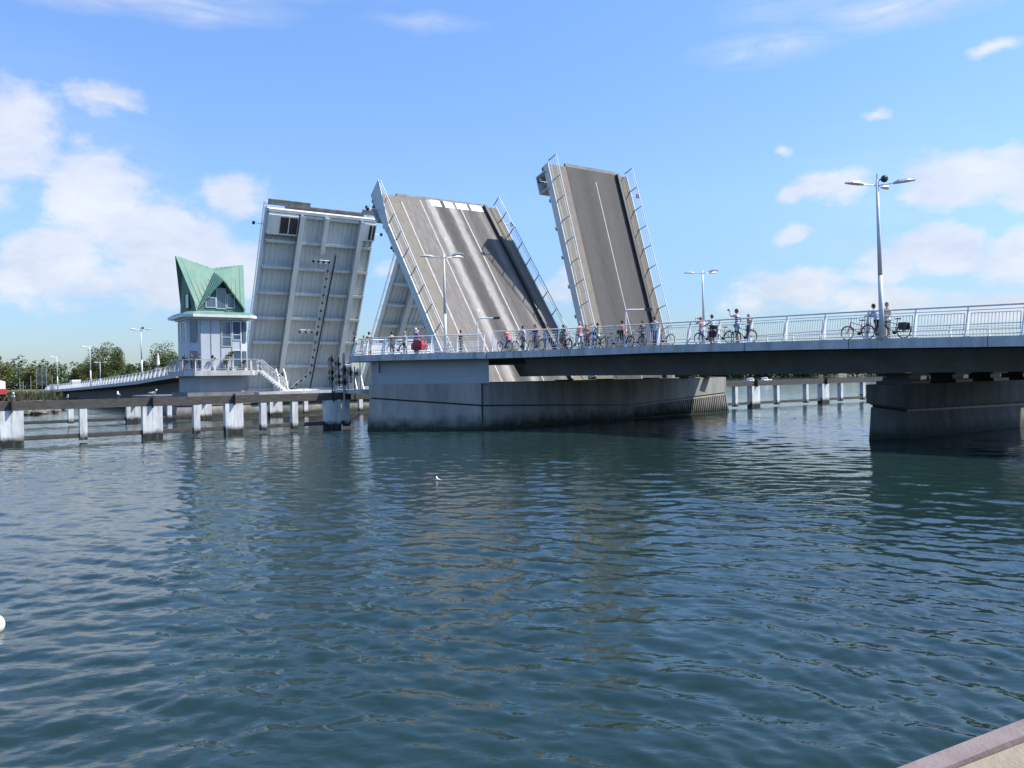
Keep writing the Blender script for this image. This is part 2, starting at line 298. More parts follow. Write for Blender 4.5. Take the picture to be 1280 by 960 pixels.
# ------------------------------------------------------------------ water
def make_water():
    tn = np.concatenate([-np.geomspace(9, .9, 22), np.linspace(-.86, .86, 520), np.geomspace(.9, 9, 22)])
    ys = np.concatenate([np.linspace(.2, 3.0, 8), np.geomspace(3.2, 130, 800), np.geomspace(134, 9000, 60)])
    Y, T = np.meshgrid(ys, tn, indexing='ij'); X = T * Y
    dy = np.gradient(ys)[:, None] * np.ones_like(T); dx = np.abs(np.gradient(tn))[None, :] * Y
    Zw = np.zeros_like(X); r = np.random.default_rng(3)
    wx = X + .35*np.sin(.31*Y+.17*X+1.3) + .22*np.sin(.83*X-.42*Y); wy = Y + .35*np.sin(.27*X-.19*Y+.7) + .2*np.sin(.71*Y+.63*X)
    gust = .62 + .28*np.sin(.11*X+.07*Y+.5) + .24*np.sin(-.055*X+.13*Y+1.1) + .16*np.sin(.31*X-.16*Y) ; gust = np.clip(gust, .25, 1.2)
    for i in range(84):
        lam = .17 * (2.0 / .17) ** (r.random() ** .95); k = 2*np.pi/lam
        a = r.normal(1.40, .55); kx, ky = k*np.cos(a), k*np.sin(a)
        slope = .021 if lam < .5 else (.017 if lam < 1.1 else .009)
        amp = slope * lam / (2*np.pi)
        fade = np.clip((lam / (2.2 * np.maximum(dy * abs(np.sin(a)), dx * abs(np.cos(a))) + 1e-6)) - 1, 0, 1)
        ph = kx*wx + ky*wy + r.random()*6.28
        Zw += amp * fade * (gust if lam < .9 else 1.0) * (np.sin(ph) + .22*np.cos(2*ph))
    ny, nx = X.shape
    co = np.stack([X, Y, Zw], -1).reshape(-1, 3)
    idx = np.arange(ny*nx).reshape(ny, nx); q = np.stack([idx[:-1,:-1], idx[:-1,1:], idx[1:,1:], idx[1:,:-1]], -1).reshape(-1, 4)
    me = bpy.data.meshes.new('water'); me.vertices.add(len(co)); me.vertices.foreach_set('co', co.astype(np.float32).ravel())
    me.loops.add(q.size); me.loops.foreach_set('vertex_index', q.astype(np.int32).ravel())
    me.polygons.add(len(q)); me.polygons.foreach_set('loop_start', np.arange(0, q.size, 4, dtype=np.int32)); me.polygons.foreach_set('use_smooth', np.ones(len(q), bool))
    me.update(); me.validate()
    m = bpy.data.materials.new('harbour_water'); m.use_nodes = True; t = m.node_tree; b = t.nodes['Principled BSDF']; n = t.nodes.new; l = t.links.new
    b.inputs['Base Color'].default_value = (.012, .030, .028, 1); b.inputs['Roughness'].default_value = .04; b.inputs['IOR'].default_value = 1.333
    g = n('ShaderNodeNewGeometry')
    def bump(scale, strength, dist, prev=None, st=(1, 1.5, 1), detail=3):
        mp = n('ShaderNodeMapping'); mp.inputs['Scale'].default_value = st; mp.inputs['Rotation'].default_value = (0, 0, R(-12)); l(g.outputs['Position'], mp.inputs[0])
        z = n('ShaderNodeTexNoise'); z.inputs['Scale'].default_value = scale; z.inputs['Detail'].default_value = detail; z.inputs['Distortion'].default_value = .4; l(mp.outputs[0], z.inputs['Vector'])
        k = n('ShaderNodeBump'); k.inputs['Strength'].default_value = strength; k.inputs['Distance'].default_value = dist; l(z.outputs['Fac'], k.inputs['Height'])
        if prev: l(prev, k.inputs['Normal'])
        return k.outputs[0]
    p = bump(1.9, .24, .07); p = bump(8.0, .14, .016, p); 
    l(p, b.inputs['Normal']); me.materials.append(m)
    sp = n('ShaderNodeSeparateXYZ'); l(g.outputs['Position'], sp.inputs[0]); rr_ = n('ShaderNodeMapRange'); l(sp.outputs[1], rr_.inputs[0])
    for k_, v_ in (('From Min', 18), ('From Max', 95), ('To Min', .015), ('To Max', .08)): rr_.inputs[k_].default_value = v_
    l(rr_.outputs[0], b.inputs['Roughness'])
    o = bpy.data.objects.new('water', me); col.objects.link(o); tag(o, 'dark blue rippled harbour water', None, None, 'structure')
make_water()

# ------------------------------------------------------------------ quay in the foreground
q0, qd = Vector((1.55, 3.43, 0)), Vector((.87, .493, 0)); qn = Vector((qd.y, -qd.x, 0))
def Q(a, b, z): return q0 + qd * a + qn * b + Z * z
def slab(a0, a1, b0, b1, z0, z1):
    pts = [Q(a0, b0, 0), Q(a1, b0, 0), Q(a1, b1, 0), Q(a0, b1, 0)]
    return MB().prism([(p.x, p.y) for p in pts], z0, z1)
tag(slab(-60, 70, .02, .12, -2.0, 1.90).build('quay_edge', m_cap), 'reddish worn capping beam along the quay edge', None, None, 'structure')
gq = MB(); n_a, n_b = 160, 24
for i in range(n_a + 1):
    for j in range(n_b + 1):
        a = -60 + 130 * i / n_a if not 60 < i < 90 else -60 + 130 * i / n_a; b = .125 + 60 * (j / n_b) ** 2.4
        gq.v.append(tuple(Q(a, b, 1.875 + .018 * math.sin(3.1 * a + b * 5) * math.sin(2.3 * b + a))))
for i in range(n_a):
    for j in range(n_b): k = i * (n_b + 1) + j; gq.f.append((k, k + n_b + 1, k + n_b + 2, k + 1))
tag(gq.build('quay_ground', m_sand, smooth=True), 'sandy gravel ground behind the quay edge', None, None, 'structure')

# ------------------------------------------------------------------ land on both shores
def terrain(name, shore, inland, h0, h1, mat, label, nz=.5):
    """shore and inland are matching polylines; the bank rises from h0 to h1"""
    b = MB(); k = 14; n = len(shore)
    for i in range(n):
        for j in range(k + 1):
            f = j / k; x = shore[i][0] * (1 - f) + inland[i][0] * f; y = shore[i][1] * (1 - f) + inland[i][1] * f
            z = h0 + (h1 - h0) * (1 - (1 - f) ** 9) + (nz * .35 * (math.sin(x * .33 + y * .21) + math.sin(x * .11 - y * .5)) if j else 0)
            b.v.append((x, y, z))
    for i in range(n - 1):
        for j in range(k): a = i * (k + 1) + j; b.f.append((a, a + 1, a + k + 2, a + k + 1))
    o = b.build(name, mat, smooth=True); tag(o, label, None, None, 'structure'); return o
def dense(p, n=6):
    out = []
    for a, b in zip(p, p[1:]):
        for i in range(n): out.append((a[0] + (b[0] - a[0]) * i / n + rng.normal(0, .25), a[1] + (b[1] - a[1]) * i / n + rng.normal(0, .25)))
    out.append(p[-1]); return out
random.seed(3)
shL = dense([(-200, 70), (-95, 84), (-66, 92), (-54, 96), (-61.5, 112), (-74.5, 133), (-92, 160), (-92, 185), (-80, 215), (-70, 300), (-90, 480), (-200, 900), (-600, 1800)])
inL = dense([(-600, 60), (-500, 110), (-420, 190), (-380, 230), (-380, 260), (-380, 300), (-380, 330), (-400, 360), (-420, 420), (-480, 560), (-600, 800), (-900, 1400), (-1600, 2600)])
terrain('far_shore', shL, inL, -.4, 1.9, m_grass, 'dry grassy bank beyond the left approach bridge')
shR = dense([(-420, 1500), (60, 560), (110, 520), (170, 500), (260, 470), (420, 430), (700, 330), (1100, 150)])
inR = dense([(300, 3000), (300, 1400), (400, 1200), (520, 1100), (700, 1000), (1000, 900), (1500, 700), (2200, 400)])
terrain('distant_hills', shR, inR, -.3, 2.5, m_grass, 'low distant shore under the right-hand woods', 1.2)
rk = MB(); rr = random.Random(5)
def rock(b, c, r, rnd):
    n, m = 6, 4; b.ball(c, (r * rnd.uniform(.7, 1.3), r * rnd.uniform(.7, 1.3), r * rnd.uniform(.5, .8)), n, m)
for i in range(260):
    f = rr.random() * 11.0 + 2.0; k = int(f * 6); k = min(k, len(shL) - 2)
    x, y = shL[k]; x2, y2 = shL[k + 1]; g = rr.random(); rock(rk, (x + (x2 - x) * g - rr.uniform(0, 2.5), y + (y2 - y) * g + rr.uniform(-.3, 1.8), rr.uniform(.0, .55)), rr.uniform(.25, .75), rr)
tag(rk.build('shore_rocks', m_rock), 'boulders lining the left shore', 'rocks', None, 'stuff')

# ------------------------------------------------------------------ piers
def pier(name, base, top, z_split, z_top, label, mats, ribs=None, cap=None):
    """battered lower wall, groove, upper wall set proud; base and top are matching polygons in s,t"""
    root = empty(name, B(*base[0]), label, 'bridge pier'); o = tuple(root.location)
    n = len(base); bw = [Bxy(*p) for p in base]; tw = [Bxy(*p) for p in top]
    lo = MB().loft([[(p[0], p[1], -2.5) for p in bw], [(p[0], p[1], 0) for p in bw], [(p[0], p[1], z_split[i] - .1) for i, p in enumerate(tw)]])
    lo.build('lower_wall', mats[0], root, o)
    cx, cy = sum(p[0] for p in tw) / n, sum(p[1] for p in tw) / n
    sh = lambda p, k: (p[0] + (cx - p[0]) * k / math.hypot(cx - p[0], cy - p[1]), p[1] + (cy - p[1]) * k / math.hypot(cx - p[0], cy - p[1]))
    MB().loft([[(*sh(p, .14), z_split[i] - .1) for i, p in enumerate(tw)], [(*sh(p, .14), z_split[i] + .02) for i, p in enumerate(tw)]]).build('groove', m_dark, root, o)
    MB().loft([[(*sh(p, -.06), z_split[i] + .02) for i, p in enumerate(tw)], [(*sh(p, -.06), z_top) for p in tw]]).build('upper_wall', mats[1], root, o)
    return root, o
nb = [(-10.0, -3.2), (-4.7, -8.95), (-1.0, -6.6), (0, -4), (0, 25.2), (-4, 27.0), (-7.0, 25.6), (-8.6, 12)]
ntop = [(-9.9, -3.05), (-4.45, -8.6), (-1.1, -6.2), (-.2, -3.8), (-.2, 25.0), (-3.8, 26.8), (-6.8, 25.4), (-8.4, 12)]
npier, npo = pier('bridge_pier', nb, ntop, [1.65, 2.25, 2.3, 2.0, 1.6, 2.0, 1.75, 1.15], 3.12, 'large sloped concrete pier carrying the two raised near leaves', (m_pier, m_pier))
rb = MB()
for i in range(46):
    f = i / 45; s = -8.52 + (-7.08 + 8.52) * f * 1.0; t = 12.6 + (25.2 - 12.6) * f
    zs = 1.12 + (1.7 - 1.12) * f
    a = B(s - .02, t, .12); b_ = B(s + .17, t, zs - .16); rb.bar(a, b_, .1, .09, tuple(V))
rb.build('wall_ribs', m_pier, npier, npo)
jt = MB()
jt.bar(B(-9.93, -3.05, 0), B(-9.93, -3.02, 3.1), .12, .06, tuple(U)); jt.build('joint', m_dark, npier, npo)
for f in (.16, .34, .52, .70, .88):
    s_, t_ = -10 + 1.4 * f, -3.2 + 15.2 * f
    MB().bar(B(s_ - .012, t_, .1), B(s_ + .10 - .012, t_ + .1, 1.0), .03, .012, tuple(U)).build('formwork_joint', m_dark, npier, npo)
# upper chamber wall of the pier below the platform
uw = [(-10.3, -2.7), (-4.5, -7.9), (-2.3, -7.4), (-2.3, -4.4), (-5.6, -.6)]
MB().prism([Bxy(*p) for p in uw], 3.1, [4.72] * 5).build('chamber_wall', m_bluewall, npier, npo)
MB().bar(B(-4.75, -7.98, 3.9), B(-4.75, -7.98, 4.68), .16, .05, tuple(V)).build('downpipe', m_dark, npier, npo)
for s, t in ((-10.5, 4.9), (-9.8, 9.6), (-9.6, 14.8), (-9.3, 19.4), (-9.0, 22.5)):
    bd = MB().box(-.5, .5, -.45, .45, 0, .1)
    p = B(s + 1.6, t, 3.12)
    for q in range(len(bd.v) - 8, len(bd.v)): x, y, z = bd.v[q]; bd.v[q] = (p.x + U.x * x + V.x * y, p.y + U.y * x + V.y * y, p.z + z)
    bd.build('bearing_pad', m_dark, npier, npo)

rbse = [(-32.6, 5.3), (-33.6, 7.4), (-33.6, 24), (-32.6, 25.5), (-31.7, 24), (-31.7, 7.0)]
rtop = [(-32.55, 5.6), (-33.35, 7.5), (-33.35, 24), (-32.6, 25.2), (-31.9, 24), (-31.9, 7.2)]
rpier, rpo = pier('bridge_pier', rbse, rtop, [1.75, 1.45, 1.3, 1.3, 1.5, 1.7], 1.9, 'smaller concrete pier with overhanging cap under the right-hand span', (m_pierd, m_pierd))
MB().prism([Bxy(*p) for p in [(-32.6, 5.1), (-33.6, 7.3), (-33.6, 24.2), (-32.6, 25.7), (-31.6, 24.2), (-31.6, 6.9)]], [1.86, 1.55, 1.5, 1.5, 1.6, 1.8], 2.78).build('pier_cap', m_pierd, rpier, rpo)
for t in (8.6, 13.2, 17.6, 21.8):
    bp = MB()
    for r0, z0, z1 in ((.95, 2.78, 2.95), (.62, 2.95, 3.22), (.9, 3.22, 3.34)):
        c = B(-32.6, t); bp.prism([(c.x + U.x*a*r0 + V.x*b*r0, c.y + U.y*a*r0 + V.y*b*r0) for a, b in ((-1,-1),(1,-1),(1,1),(-1,1))], z0, z1)
    bp.build('bearing_pad', m_dark, rpier, rpo)
lbse = [(28.0, -13.4), (27, -11), (27, 26), (51, 26), (51, -11), (49, -13.4)]
lpier, lpo = pier('bridge_pier', lbse, [(28.4, -13.1), (27.3, -10.8), (27.3, 26), (50.7, 26), (50.7, -11), (48.8, -13.1)], [1.2] * 6, 2.05, 'concrete pier across the channel carrying the control house', (m_pier, m_conc))
MB().prism([Bxy(*p) for p in [(26.7, -5.6), (26.7, 26.2), (28.2, 26.2), (28.2, -5.6)]], 1.95, 2.38).build('edge_beam', m_fascia, lpier, lpo)

# ------------------------------------------------------------------ railings of the fixed spans
def railing(parent, off, pts, inset_dir, h=1.33, spacing=2.2, lean=.27, first=True, bars=14, name='railing'):
    """posts lean inwards; two top rails, a framed panel of thin bars per bay, kick rail"""
    P = [Vector(p) for p in pts]; L = [0]
    for a, b in zip(P, P[1:]): L.append(L[-1] + (b - a).length)
    def at(d):
        for i in range(len(P) - 1):
            if d <= L[i + 1] or i == len(P) - 2:
                f = (d - L[i]) / (L[i + 1] - L[i]); return P[i].lerp(P[i + 1], f), (P[i + 1] - P[i]).normalized()
    n = max(1, round(L[-1] / spacing)); root = None
    top = MB()
    def pin(d):
        p, t = at(d); m = Vector((-t.y, t.x, 0)).normalized()
        if m.dot(inset_dir(p)) < 0: m = -m
        return p, t, m
    ds = [L[-1] * i / n for i in range(n + 1)]
    fine = sorted(set(ds + [x for x in L]))
    tp_ = [pin(d) for d in fine]
    top.path([p + m * lean * 1.0 + Z * h for p, t, m in tp_], .042, 8)
    root = top.build(name, m_lamp, parent, off)
    for fl_, hz_, rd_ in ((.87, h - .17, .022), (.08, .12, .03), (.25, .30, .02)): MB().path([p + m * lean * fl_ + Z * hz_ for p, t, m in tp_], rd_, 5).build('lower_rail', m_white, root, off)
    for d in ds:
        p, t, m = pin(d)
        w = MB().bar(p, p + m * lean * 1.0 + Z * (h - .02), .06, .32, tuple(m), .045, .11); w.box(p.x - .11, p.x + .11, p.y - .11, p.y + .11, p.z - .01, p.z + .04); w.build('post', m_white, root, off)
    for a, b in zip(ds, ds[1:]):
        g = MB(); k = bars
        pa, ta, ma = pin(a + .14); pb, tb, mb = pin(b - .14)
        A0, A1 = pa + ma * lean * .25 + Z * .30, pa + ma * lean * .76 + Z * (h - .30)
        B0, B1 = pb + mb * lean * .25 + Z * .30, pb + mb * lean * .76 + Z * (h - .30)
        for x, y in ((A0, A1), (B0, B1), (A1, B1), (A0, B0)): g.bar(x, y, .03, .03)
        for i in range(1, k): f = i / k; g.bar(A0.lerp(B0, f), A1.lerp(B1, f), .022, .022)
        g.build('bar_panel', m_white, root, off)
    return root

# ------------------------------------------------------------------ right approach: two decks
def deck_sweep(svals, edge, width, zfun, prof):
    rings = []
    for s in svals: rings.append([tuple(B(s, edge(s) + a * 1.0 if a < 6 else edge(s) + (width(s) if callable(width) else width) - (99 - a), zfun(s) + z if z > -50 else (z + 100))) for a, z in prof])
    return rings
app = empty('approach_bridge', B(-11, -3.3, 5), 'right approach span with pale fascia, dark girder and long railing', 'bridge'); ao = tuple(app.location)
SV_ = [-80, -70, -60] + [float(x) for x in np.linspace(-54, -11, 44)]
wfun = lambda s: 13.6 - te(s)
ez = lambda z: z - 100
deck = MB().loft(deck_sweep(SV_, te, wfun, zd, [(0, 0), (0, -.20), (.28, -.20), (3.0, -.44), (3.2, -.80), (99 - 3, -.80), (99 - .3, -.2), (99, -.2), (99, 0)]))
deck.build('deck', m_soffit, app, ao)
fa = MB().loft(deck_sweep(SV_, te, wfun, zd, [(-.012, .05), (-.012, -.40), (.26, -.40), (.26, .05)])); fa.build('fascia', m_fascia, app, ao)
GS = [-80, -70, -60] + [float(x) for x in np.linspace(-54, -9.5, 46)]
gz = lambda s: float(np.interp(s, [-80, -41, -20, -13], [3.0, 3.34, 3.42, 3.5]))
rg = []
for s in GS:
    w = 13.6 - te(s)
    rg.append([tuple(B(s, te(s) + a, z)) for a, z in ((3.2, zd(s) - .79), (3.75, gz(s)), (w - 3, gz(s)), (w - 2.6, zd(s) - .79))])
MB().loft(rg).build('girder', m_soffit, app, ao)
for s in np.arange(-76, -13, 6.1):
    MB().bar(B(s, te(s) - .016, zd(s) - .395), B(s, te(s) - .016, zd(s) + .05), .025, .012, tuple(V)).build('fascia_joint', m_dark, app, ao)
rs = MB().loft(deck_sweep(SV_, te, wfun, zd, [(.3, .006), (.3, .012), (99 - .3, .012), (99 - .3, .006)])); rs.build('road_surface', M('asphalt', (.10, .098, .095), .9, (.07, .07, .068), 2, 8, .3, 30), app, ao)
iv = lambda p: V
edge_pts = [B(s, te(s) + .3, zd(s) + .05) for s in np.linspace(-74, -11.1, 60)]
railing(app, ao, edge_pts, iv)
MB().prism([Bxy(*p) for p in [(-11.02, 1.0), (-11.02, 13.6), (-3.4, 13.6), (-3.4, -.5), (-5.5, -.5)]], 4.40, 5.10).build('end_slab', m_soffit, app, ao)
SV2 = [-80, -60, -40, -20, -3.6]
far = empty('approach_bridge', B(-9, 14, 5), 'far right approach span half hidden behind the nearer deck', 'bridge'); fo = tuple(far.location)
MB().loft([[tuple(B(s, a, z + zd(s))) for a, z in ((13.65, .02), (13.65, -.42), (16, -.6), (16.5, -1.55), (19.6, -1.55), (20, -.6), (22.6, -.42), (22.6, .02))] for s in SV2]).build('deck', m_soffit, far, fo)
railing(far, fo, [B(s, 22.3, zd(s) + .03) for s in np.linspace(-60, -9, 12)], lambda p: -V, spacing=2.4, bars=10)
# platform over the pier
plat = empty('pier_platform', B(-5.6, -8, 4.7), 'pale concrete platform with white railing over the pier nose', 'platform'); po = tuple(plat.location)
pp = [(-11.0, -3.3), (-10.6, -3.75), (-8.2, -5.95), (-5.6, -8.05), (-2.6, -8.75), (-1.6, -8.7), (-1.6, -3.0), (-4.2, -2.4), (-4.2, 0.0), (-10.9, 2.4)]
MB().prism([Bxy(*p) for p in pp], 4.70, 4.9).build('slab', m_conc, plat, po)
fp = [(-10.95, -3.4), (-10.6, -3.80), (-8.2, -6.0), (-5.6, -8.1), (-2.6, -8.8), (-1.55, -8.75)]
fi = [(-10.8, -3.1), (-10.4, -3.5), (-8.0, -5.7), (-5.45, -7.75), (-2.55, -8.45), (-1.55, -8.4)]
MB().loft([[tuple(B(*a, 4.74)), tuple(B(*b, 4.74)), tuple(B(*b, 5.16)), tuple(B(*a, 5.16))] for a, b in zip(fp, fi)]).build('fascia', m_fascia, plat, po)
MB().prism([Bxy(*p) for p in pp], 4.905, 5.12).build('floor', m_conc, plat, po)
railing(plat, po, [B(*p, 5.16) for p in [(-10.7, -3.35), (-8.15, -5.7), (-5.55, -7.85), (-2.6, -8.5), (-1.6, -8.45)]], iv, h=1.17, spacing=1.9)
railing(plat, po, [B(*p, 5.16) for p in [(-1.65, -8.4), (-1.65, -3.2)]], lambda p: -U, h=1.17, spacing=1.8)
# low white guard wall round the leaf pit
gw = empty('guard_wall', B(-2.3, -5, 5.12), 'low white guard wall behind the platform railing', 'wall'); go = tuple(gw.location)
for a, b in (((-2.2, -7.4), (-2.3, -4.6)), ((-2.3, -4.5), (-2.4, -2.3))):
    MB().bar(B(*a, 5.55), B(*b, 5.55), .16, .9).build('wall_panel', m_white, gw, go); MB().bar(B(*a, 6.03), B(*b, 6.03), .22, .06).build('coping', m_white, gw, go)

# ------------------------------------------------------------------ bascule leaves
road_near = road_mat('leaf_asphalt_near', WB, [(0, .3), (.12, .34), (.17, .58), (.21, .26), (.27, .22), (.31, .40), (.35, .22), (.385, .72), (.42, .80), (.45, .20), (.50, .10), (.535, .22), (.565, .86), (.60, .74), (.625, .46), (.66, .52)], (.27, .245, .22), (.10, .095, .093), (.66, .64, .61))
def leaf(name, origin, udir, ydir, ang, L, W, tail, label, girders, walks, lines, road, kerbs, joints, seed, tip_plates, boxes, deck_lo):
    """local x along the leaf from the pivot, y across it, z up out of the road; ydir gives the handedness"""
    a = R(ang); d = udir * math.cos(a) + Z * math.sin(a); n = -udir * math.sin(a) + Z * math.cos(a)
    root = empty(name, origin, label, 'drawbridge leaf', 'raised leaves of the double drawbridge')
    root.rotation_euler = Matrix((d, ydir, n)).transposed().to_euler()
    rnd = random.Random(seed)
    MB().box(-tail, L - .05, walks[0] + .02, W - walks[1] - .02, -.22, 0).build('road_surface', road, root)
    for y0, y1 in ((0.02, walks[0]), (W - walks[1], W - .02)):
        MB().box(-tail + .3, L - .12, y0, y1, -.14, .07).build('walkway', m_walk, root)
    for y0, y1 in ((-.12, 0.0), (W, W + .12)):
        MB().box(-tail + 1.0, L, y0, y1, -.62, .12).build('edge_beam', m_steel, root)
    for y0, y1 in joints: pass
    sof = MB()
    nr = int(W / .6)
    for i in range(nr):
        y = .5 + (W - 1) * i / (nr - 1)
        sof.loft([[(x, y - .17, -.30), (x, y - .10, -.42), (x, y + .10, -.42), (x, y + .17, -.30)] for x in (-tail + .6, L - .35)])
    sof.box(-tail + .4, L - .3, .05, W - .05, -.30, -.225)
    sof.build('ribbed_soffit', m_soft, root)
    for g in girders:
        gb = MB(); gb.box(-tail, L - .3, g - .06, g + .06, -1.45, -.305); gb.box(-tail, L - .32, g - .30, g + .30, -1.53, -1.452); gb.build('main_girder', m_steel, root)
    ncb = 8; ys = [0.02] + [g for g in girders] + [W - .02]
    for k in range(ncb):
        x = -tail + 1.2 + (L + tail - 1.7) * k / (ncb - 1); cb = MB()
        for q, (y0, y1) in enumerate(zip(ys, ys[1:])):
            y0 += .065 if q else 0; y1 -= .065 if q < len(ys) - 2 else 0
            cb.box(x - .04, x + .04, y0, y1, -.95, -.305); cb.box(x - .16, x + .16, y0 + (.26 if q else 0), y1 - (.26 if q < len(ys) - 2 else 0), -1.0, -.952)
        cb.build('cross_beam', m_steel, root)
    tb = MB(); tb.box(L - .28, L + .04, .0, W, -1.02, -.31); tb.build('nose_beam', m_white if seed >= 3 else m_conc, root)
    np_ = MB(); np_.box(L - .04, L + .30, walks[0] + .1, W - walks[1] - .1, -.2, .012)
    np_.build('nose_plate', m_conc, root)
    if seed >= 3:
        for y0, y1, x1 in ((.1, 4.9, .95), (4.95, W - 1.6, .5), (W - 1.55, W - .1, .9)): MB().box(L + .302, L + x1, y0, y1, -.3, -.02).build('joint_finger', m_conc, root)
    for y0, y1 in tip_plates: MB().box(L - .85, L - .02, y0, y1, .004, .016).build('joint_plate', m_white, root)
    for y, w, x0, x1 in lines: MB().box(x0, x1, y - w / 2, y + w / 2, .004, .009).build('lane_marking', m_line, root)
    for y in kerbs: MB().box(-tail + .4, L - .05, y - .14, y + .14, .001, .32).build('kerb', m_dark, root)
    # railings on both edges, standing square to the deck
    for y, sg in ((.10, 1), (W - .10, -1)):
        tr = MB(); x0, x1 = -tail + 1.4, L + .25
        tr.tube((x0, y, 1.22), (x1, y, 1.22), .045); rl = tr.build('railing', m_white, root)
        [MB().tube((x0, y, zr), (x1, y, zr), .022).build('lower_rail', m_white, rl) for zr in (.98, .26)]
        k = int((x1 - x0) / 2.05)
        for i in range(k + 1):
            x = x0 + (x1 - x0) * i / k; MB().bar((x, y - sg * .02, .07), (x, y, 1.2), .05, .12, (0, 1, 0), .04, .07).build('post', m_galv, rl)
        bars = MB(); nb_ = int((x1 - x0) / .17)
        for i in range(nb_): x = x0 + (x1 - x0) * (i + .5) / nb_; bars.bar((x, y, .26), (x, y, .98), .010, .010, (1, 0, 0))
        bars.build('bar_infill', m_white, rl)
    if seed == 1:
        MB().loft([[(x, y, z) for x, z in ((L + .3, -.62), (L + .3, 1.27), (L + .05, 1.27), (L - 4.4, .125), (L - 4.4, -.62))] for y in (W + .122, W + .16)]).build('parapet_plate', m_steel, root)
    # lock boxes hung under the tip corners
    for (y0, y1, x0, x1, dp) in boxes:
        bx = MB(); bx.box(L - x1, L - x0, y0, y1, -dp, -dp + .08); bx.box(L - x1, L - x1 + .08, y0, y1, -dp + .08, -.31); bx.box(L - x0 - .08, L - x0, y0, y1, -dp + .08, -.31)
        ym = y0 + .36 * (y1 - y0)
        bx.box(L - x1 + .08, L - x0 - .08, y0, y0 + .08, -dp + .08, -.31)
        bo = bx.build('lock_box', m_steel, root)
        MB().box(L - x1 + .18, L - x0 - .18, ym + .12, y1 - .1, -dp - .012, -dp - .004).build('dark_opening', m_dark, bo)
        MB().bar((L - x0 - .15, ym + .5 * (y1 - ym), -dp - .04), (L - x1 + .15, ym + .5 * (y1 - ym), -dp - .04), .07, .05).build('frame_bar', m_white, bo)
    for y, sg in ((0, -1), (W, 1)):
        am = MB(); am.tube((L - 1.9, y, -.25), (L - 1.9, y + sg * 1.25, -.25), .035); am.tube((L - 1.9, y, -.75), (L - 1.9, y + sg * .8, -.25), .02)
        ar = am.build('lamp_arm', m_white, root)
        lm = MB(); lm.tube((L - 2.05, y + sg * 1.3, -.25), (L - 1.72, y + sg * 1.3, -.25), .15, .17, 10); lm.build('signal_lamp', m_dark, ar)
    return root
# near leaf of the near bridge: local y runs from its far edge (0) to its near edge (WB)
lf_box = [(WB - 1.6, WB + .05, .5, 2.3, 1.5), (-.05, 1.6, .5, 2.3, 1.5)]
leaf('drawbridge_leaf', B(0, WB, 5.3), U, -V, 53.0, 18.6, WB, 3.2,
     'wide raised leaf with worn grey roadway and cycle lane, leaning left over the channel', (1.9, 9.1), (1.25, 2.05),
     [(WB - 2.35, .13, -3, 17.8), (WB - 4.45, .12, -3, 18.4), (WB - 8.7, .13, -3, 17.7)] + [(WB - 5.35, .28, 13.2, 13.6), (WB - 5.35, .28, 4.7, 5.15)], road_near, [1.35], [], 1,
     [(WB - 6.6, WB - 5.5), (WB - 8.0, WB - 7.0), (WB - 9.6, WB - 8.3), (WB - 11.3, WB - 9.9)], lf_box, 0)
road_far = road_mat('leaf_asphalt_far', WC, [(0, .4), (.12, .36), (.24, .28), (.34, .42), (.42, .4), (.5, .26), (.58, .2), (.66, .36), (.74, .40), (.8, .24), (1, .42)], (.165, .155, .145), (.085, .083, .08), (.36, .345, .325))
leaf('drawbridge_leaf', B(-1.4, WB + GAP + WC, 5.3), U, -V, 72.9, 18.7, WC, 3.0,
     'narrow tall raised leaf with dark roadway and one white centre line', (1.5, WC - 1.5), (1.15, 2.0),
     [(WC - 5.55, .09, -3, 17.5)], road_far, [1.25], [], 2, [], [(WC - 1.5, WC + .35, .6, 2.4, 1.7), (-.35, 1.5, .6, 2.4, 1.5)], 0)
# leaves across the channel: local y runs from the near edge (0)
LA = leaf('drawbridge_leaf', B(41.4, -1.8, 5.3) + (U * .91 + Z * .41) * .55, -U, V, 66.0, 18.9, WB, 4.2,
     'raised leaf beside the control house showing its grey girdered underside', (3.75, 11.1), (2.0, 1.25),
     [(4.45, .12, -3, 18), (8.7, .13, -3, 17.7)], road_near, [], [], 3, [], [(-.02, 3.4, .55, 2.75, 1.25), (11.5, WB + .02, .55, 2.6, 1.2)], 0)
cat = MB()
fa_ = lambda fx, fy: (-4.2 + (18.9 + 4.2) * fx, WB * fy, -1.08)
pl = [fa_(.76, .45), fa_(.76, .60), fa_(.15, .58), fa_(.06, .42)]
for a, b in zip(pl, pl[1:]):
    a, b = Vector(a), Vector(b); sd = (b - a).normalized().cross(Z).normalized() * .16
    cat.tube(a + sd, b + sd, .05, .05, 6); cat.tube(a - sd, b - sd, .05, .05, 6)
a, b = Vector(fa_(.38, .42)), Vector(fa_(.38, .59)); cat.tube(a, b, .05); cat.tube(a + Vector((.25, 0, 0)), b + Vector((.25, 0, 0)), .05)
ct = cat.build('cable_tray', m_white, LA)
cl = MB()
for a, b, k in ((pl[0], pl[1], 3), (pl[1], pl[2], 14), (pl[2], pl[3], 4), (fa_(.38, .42), fa_(.38, .59), 3)):
    for i in range(k + 1): q = Vector(a).lerp(Vector(b), i / k); cl.ball((q.x, q.y, q.z - .04), .17, 6, 5)
cl.build('clamps', m_dark, ct)
MB().bar(fa_(.80, .655), fa_(.01, .60), .14, .10).build('centre_cable', m_dark, LA)
vd = MB(); vd.bar(fa_(.985, .52), fa_(.80, .52), .5, .5); vd.build('stub_column', m_steel, LA)
bw = MB(); bw.box(-4.9, -2.9, 3.2, 11.7, -1.9, -1.0); bw.build('heel_beam', m_white, LA)
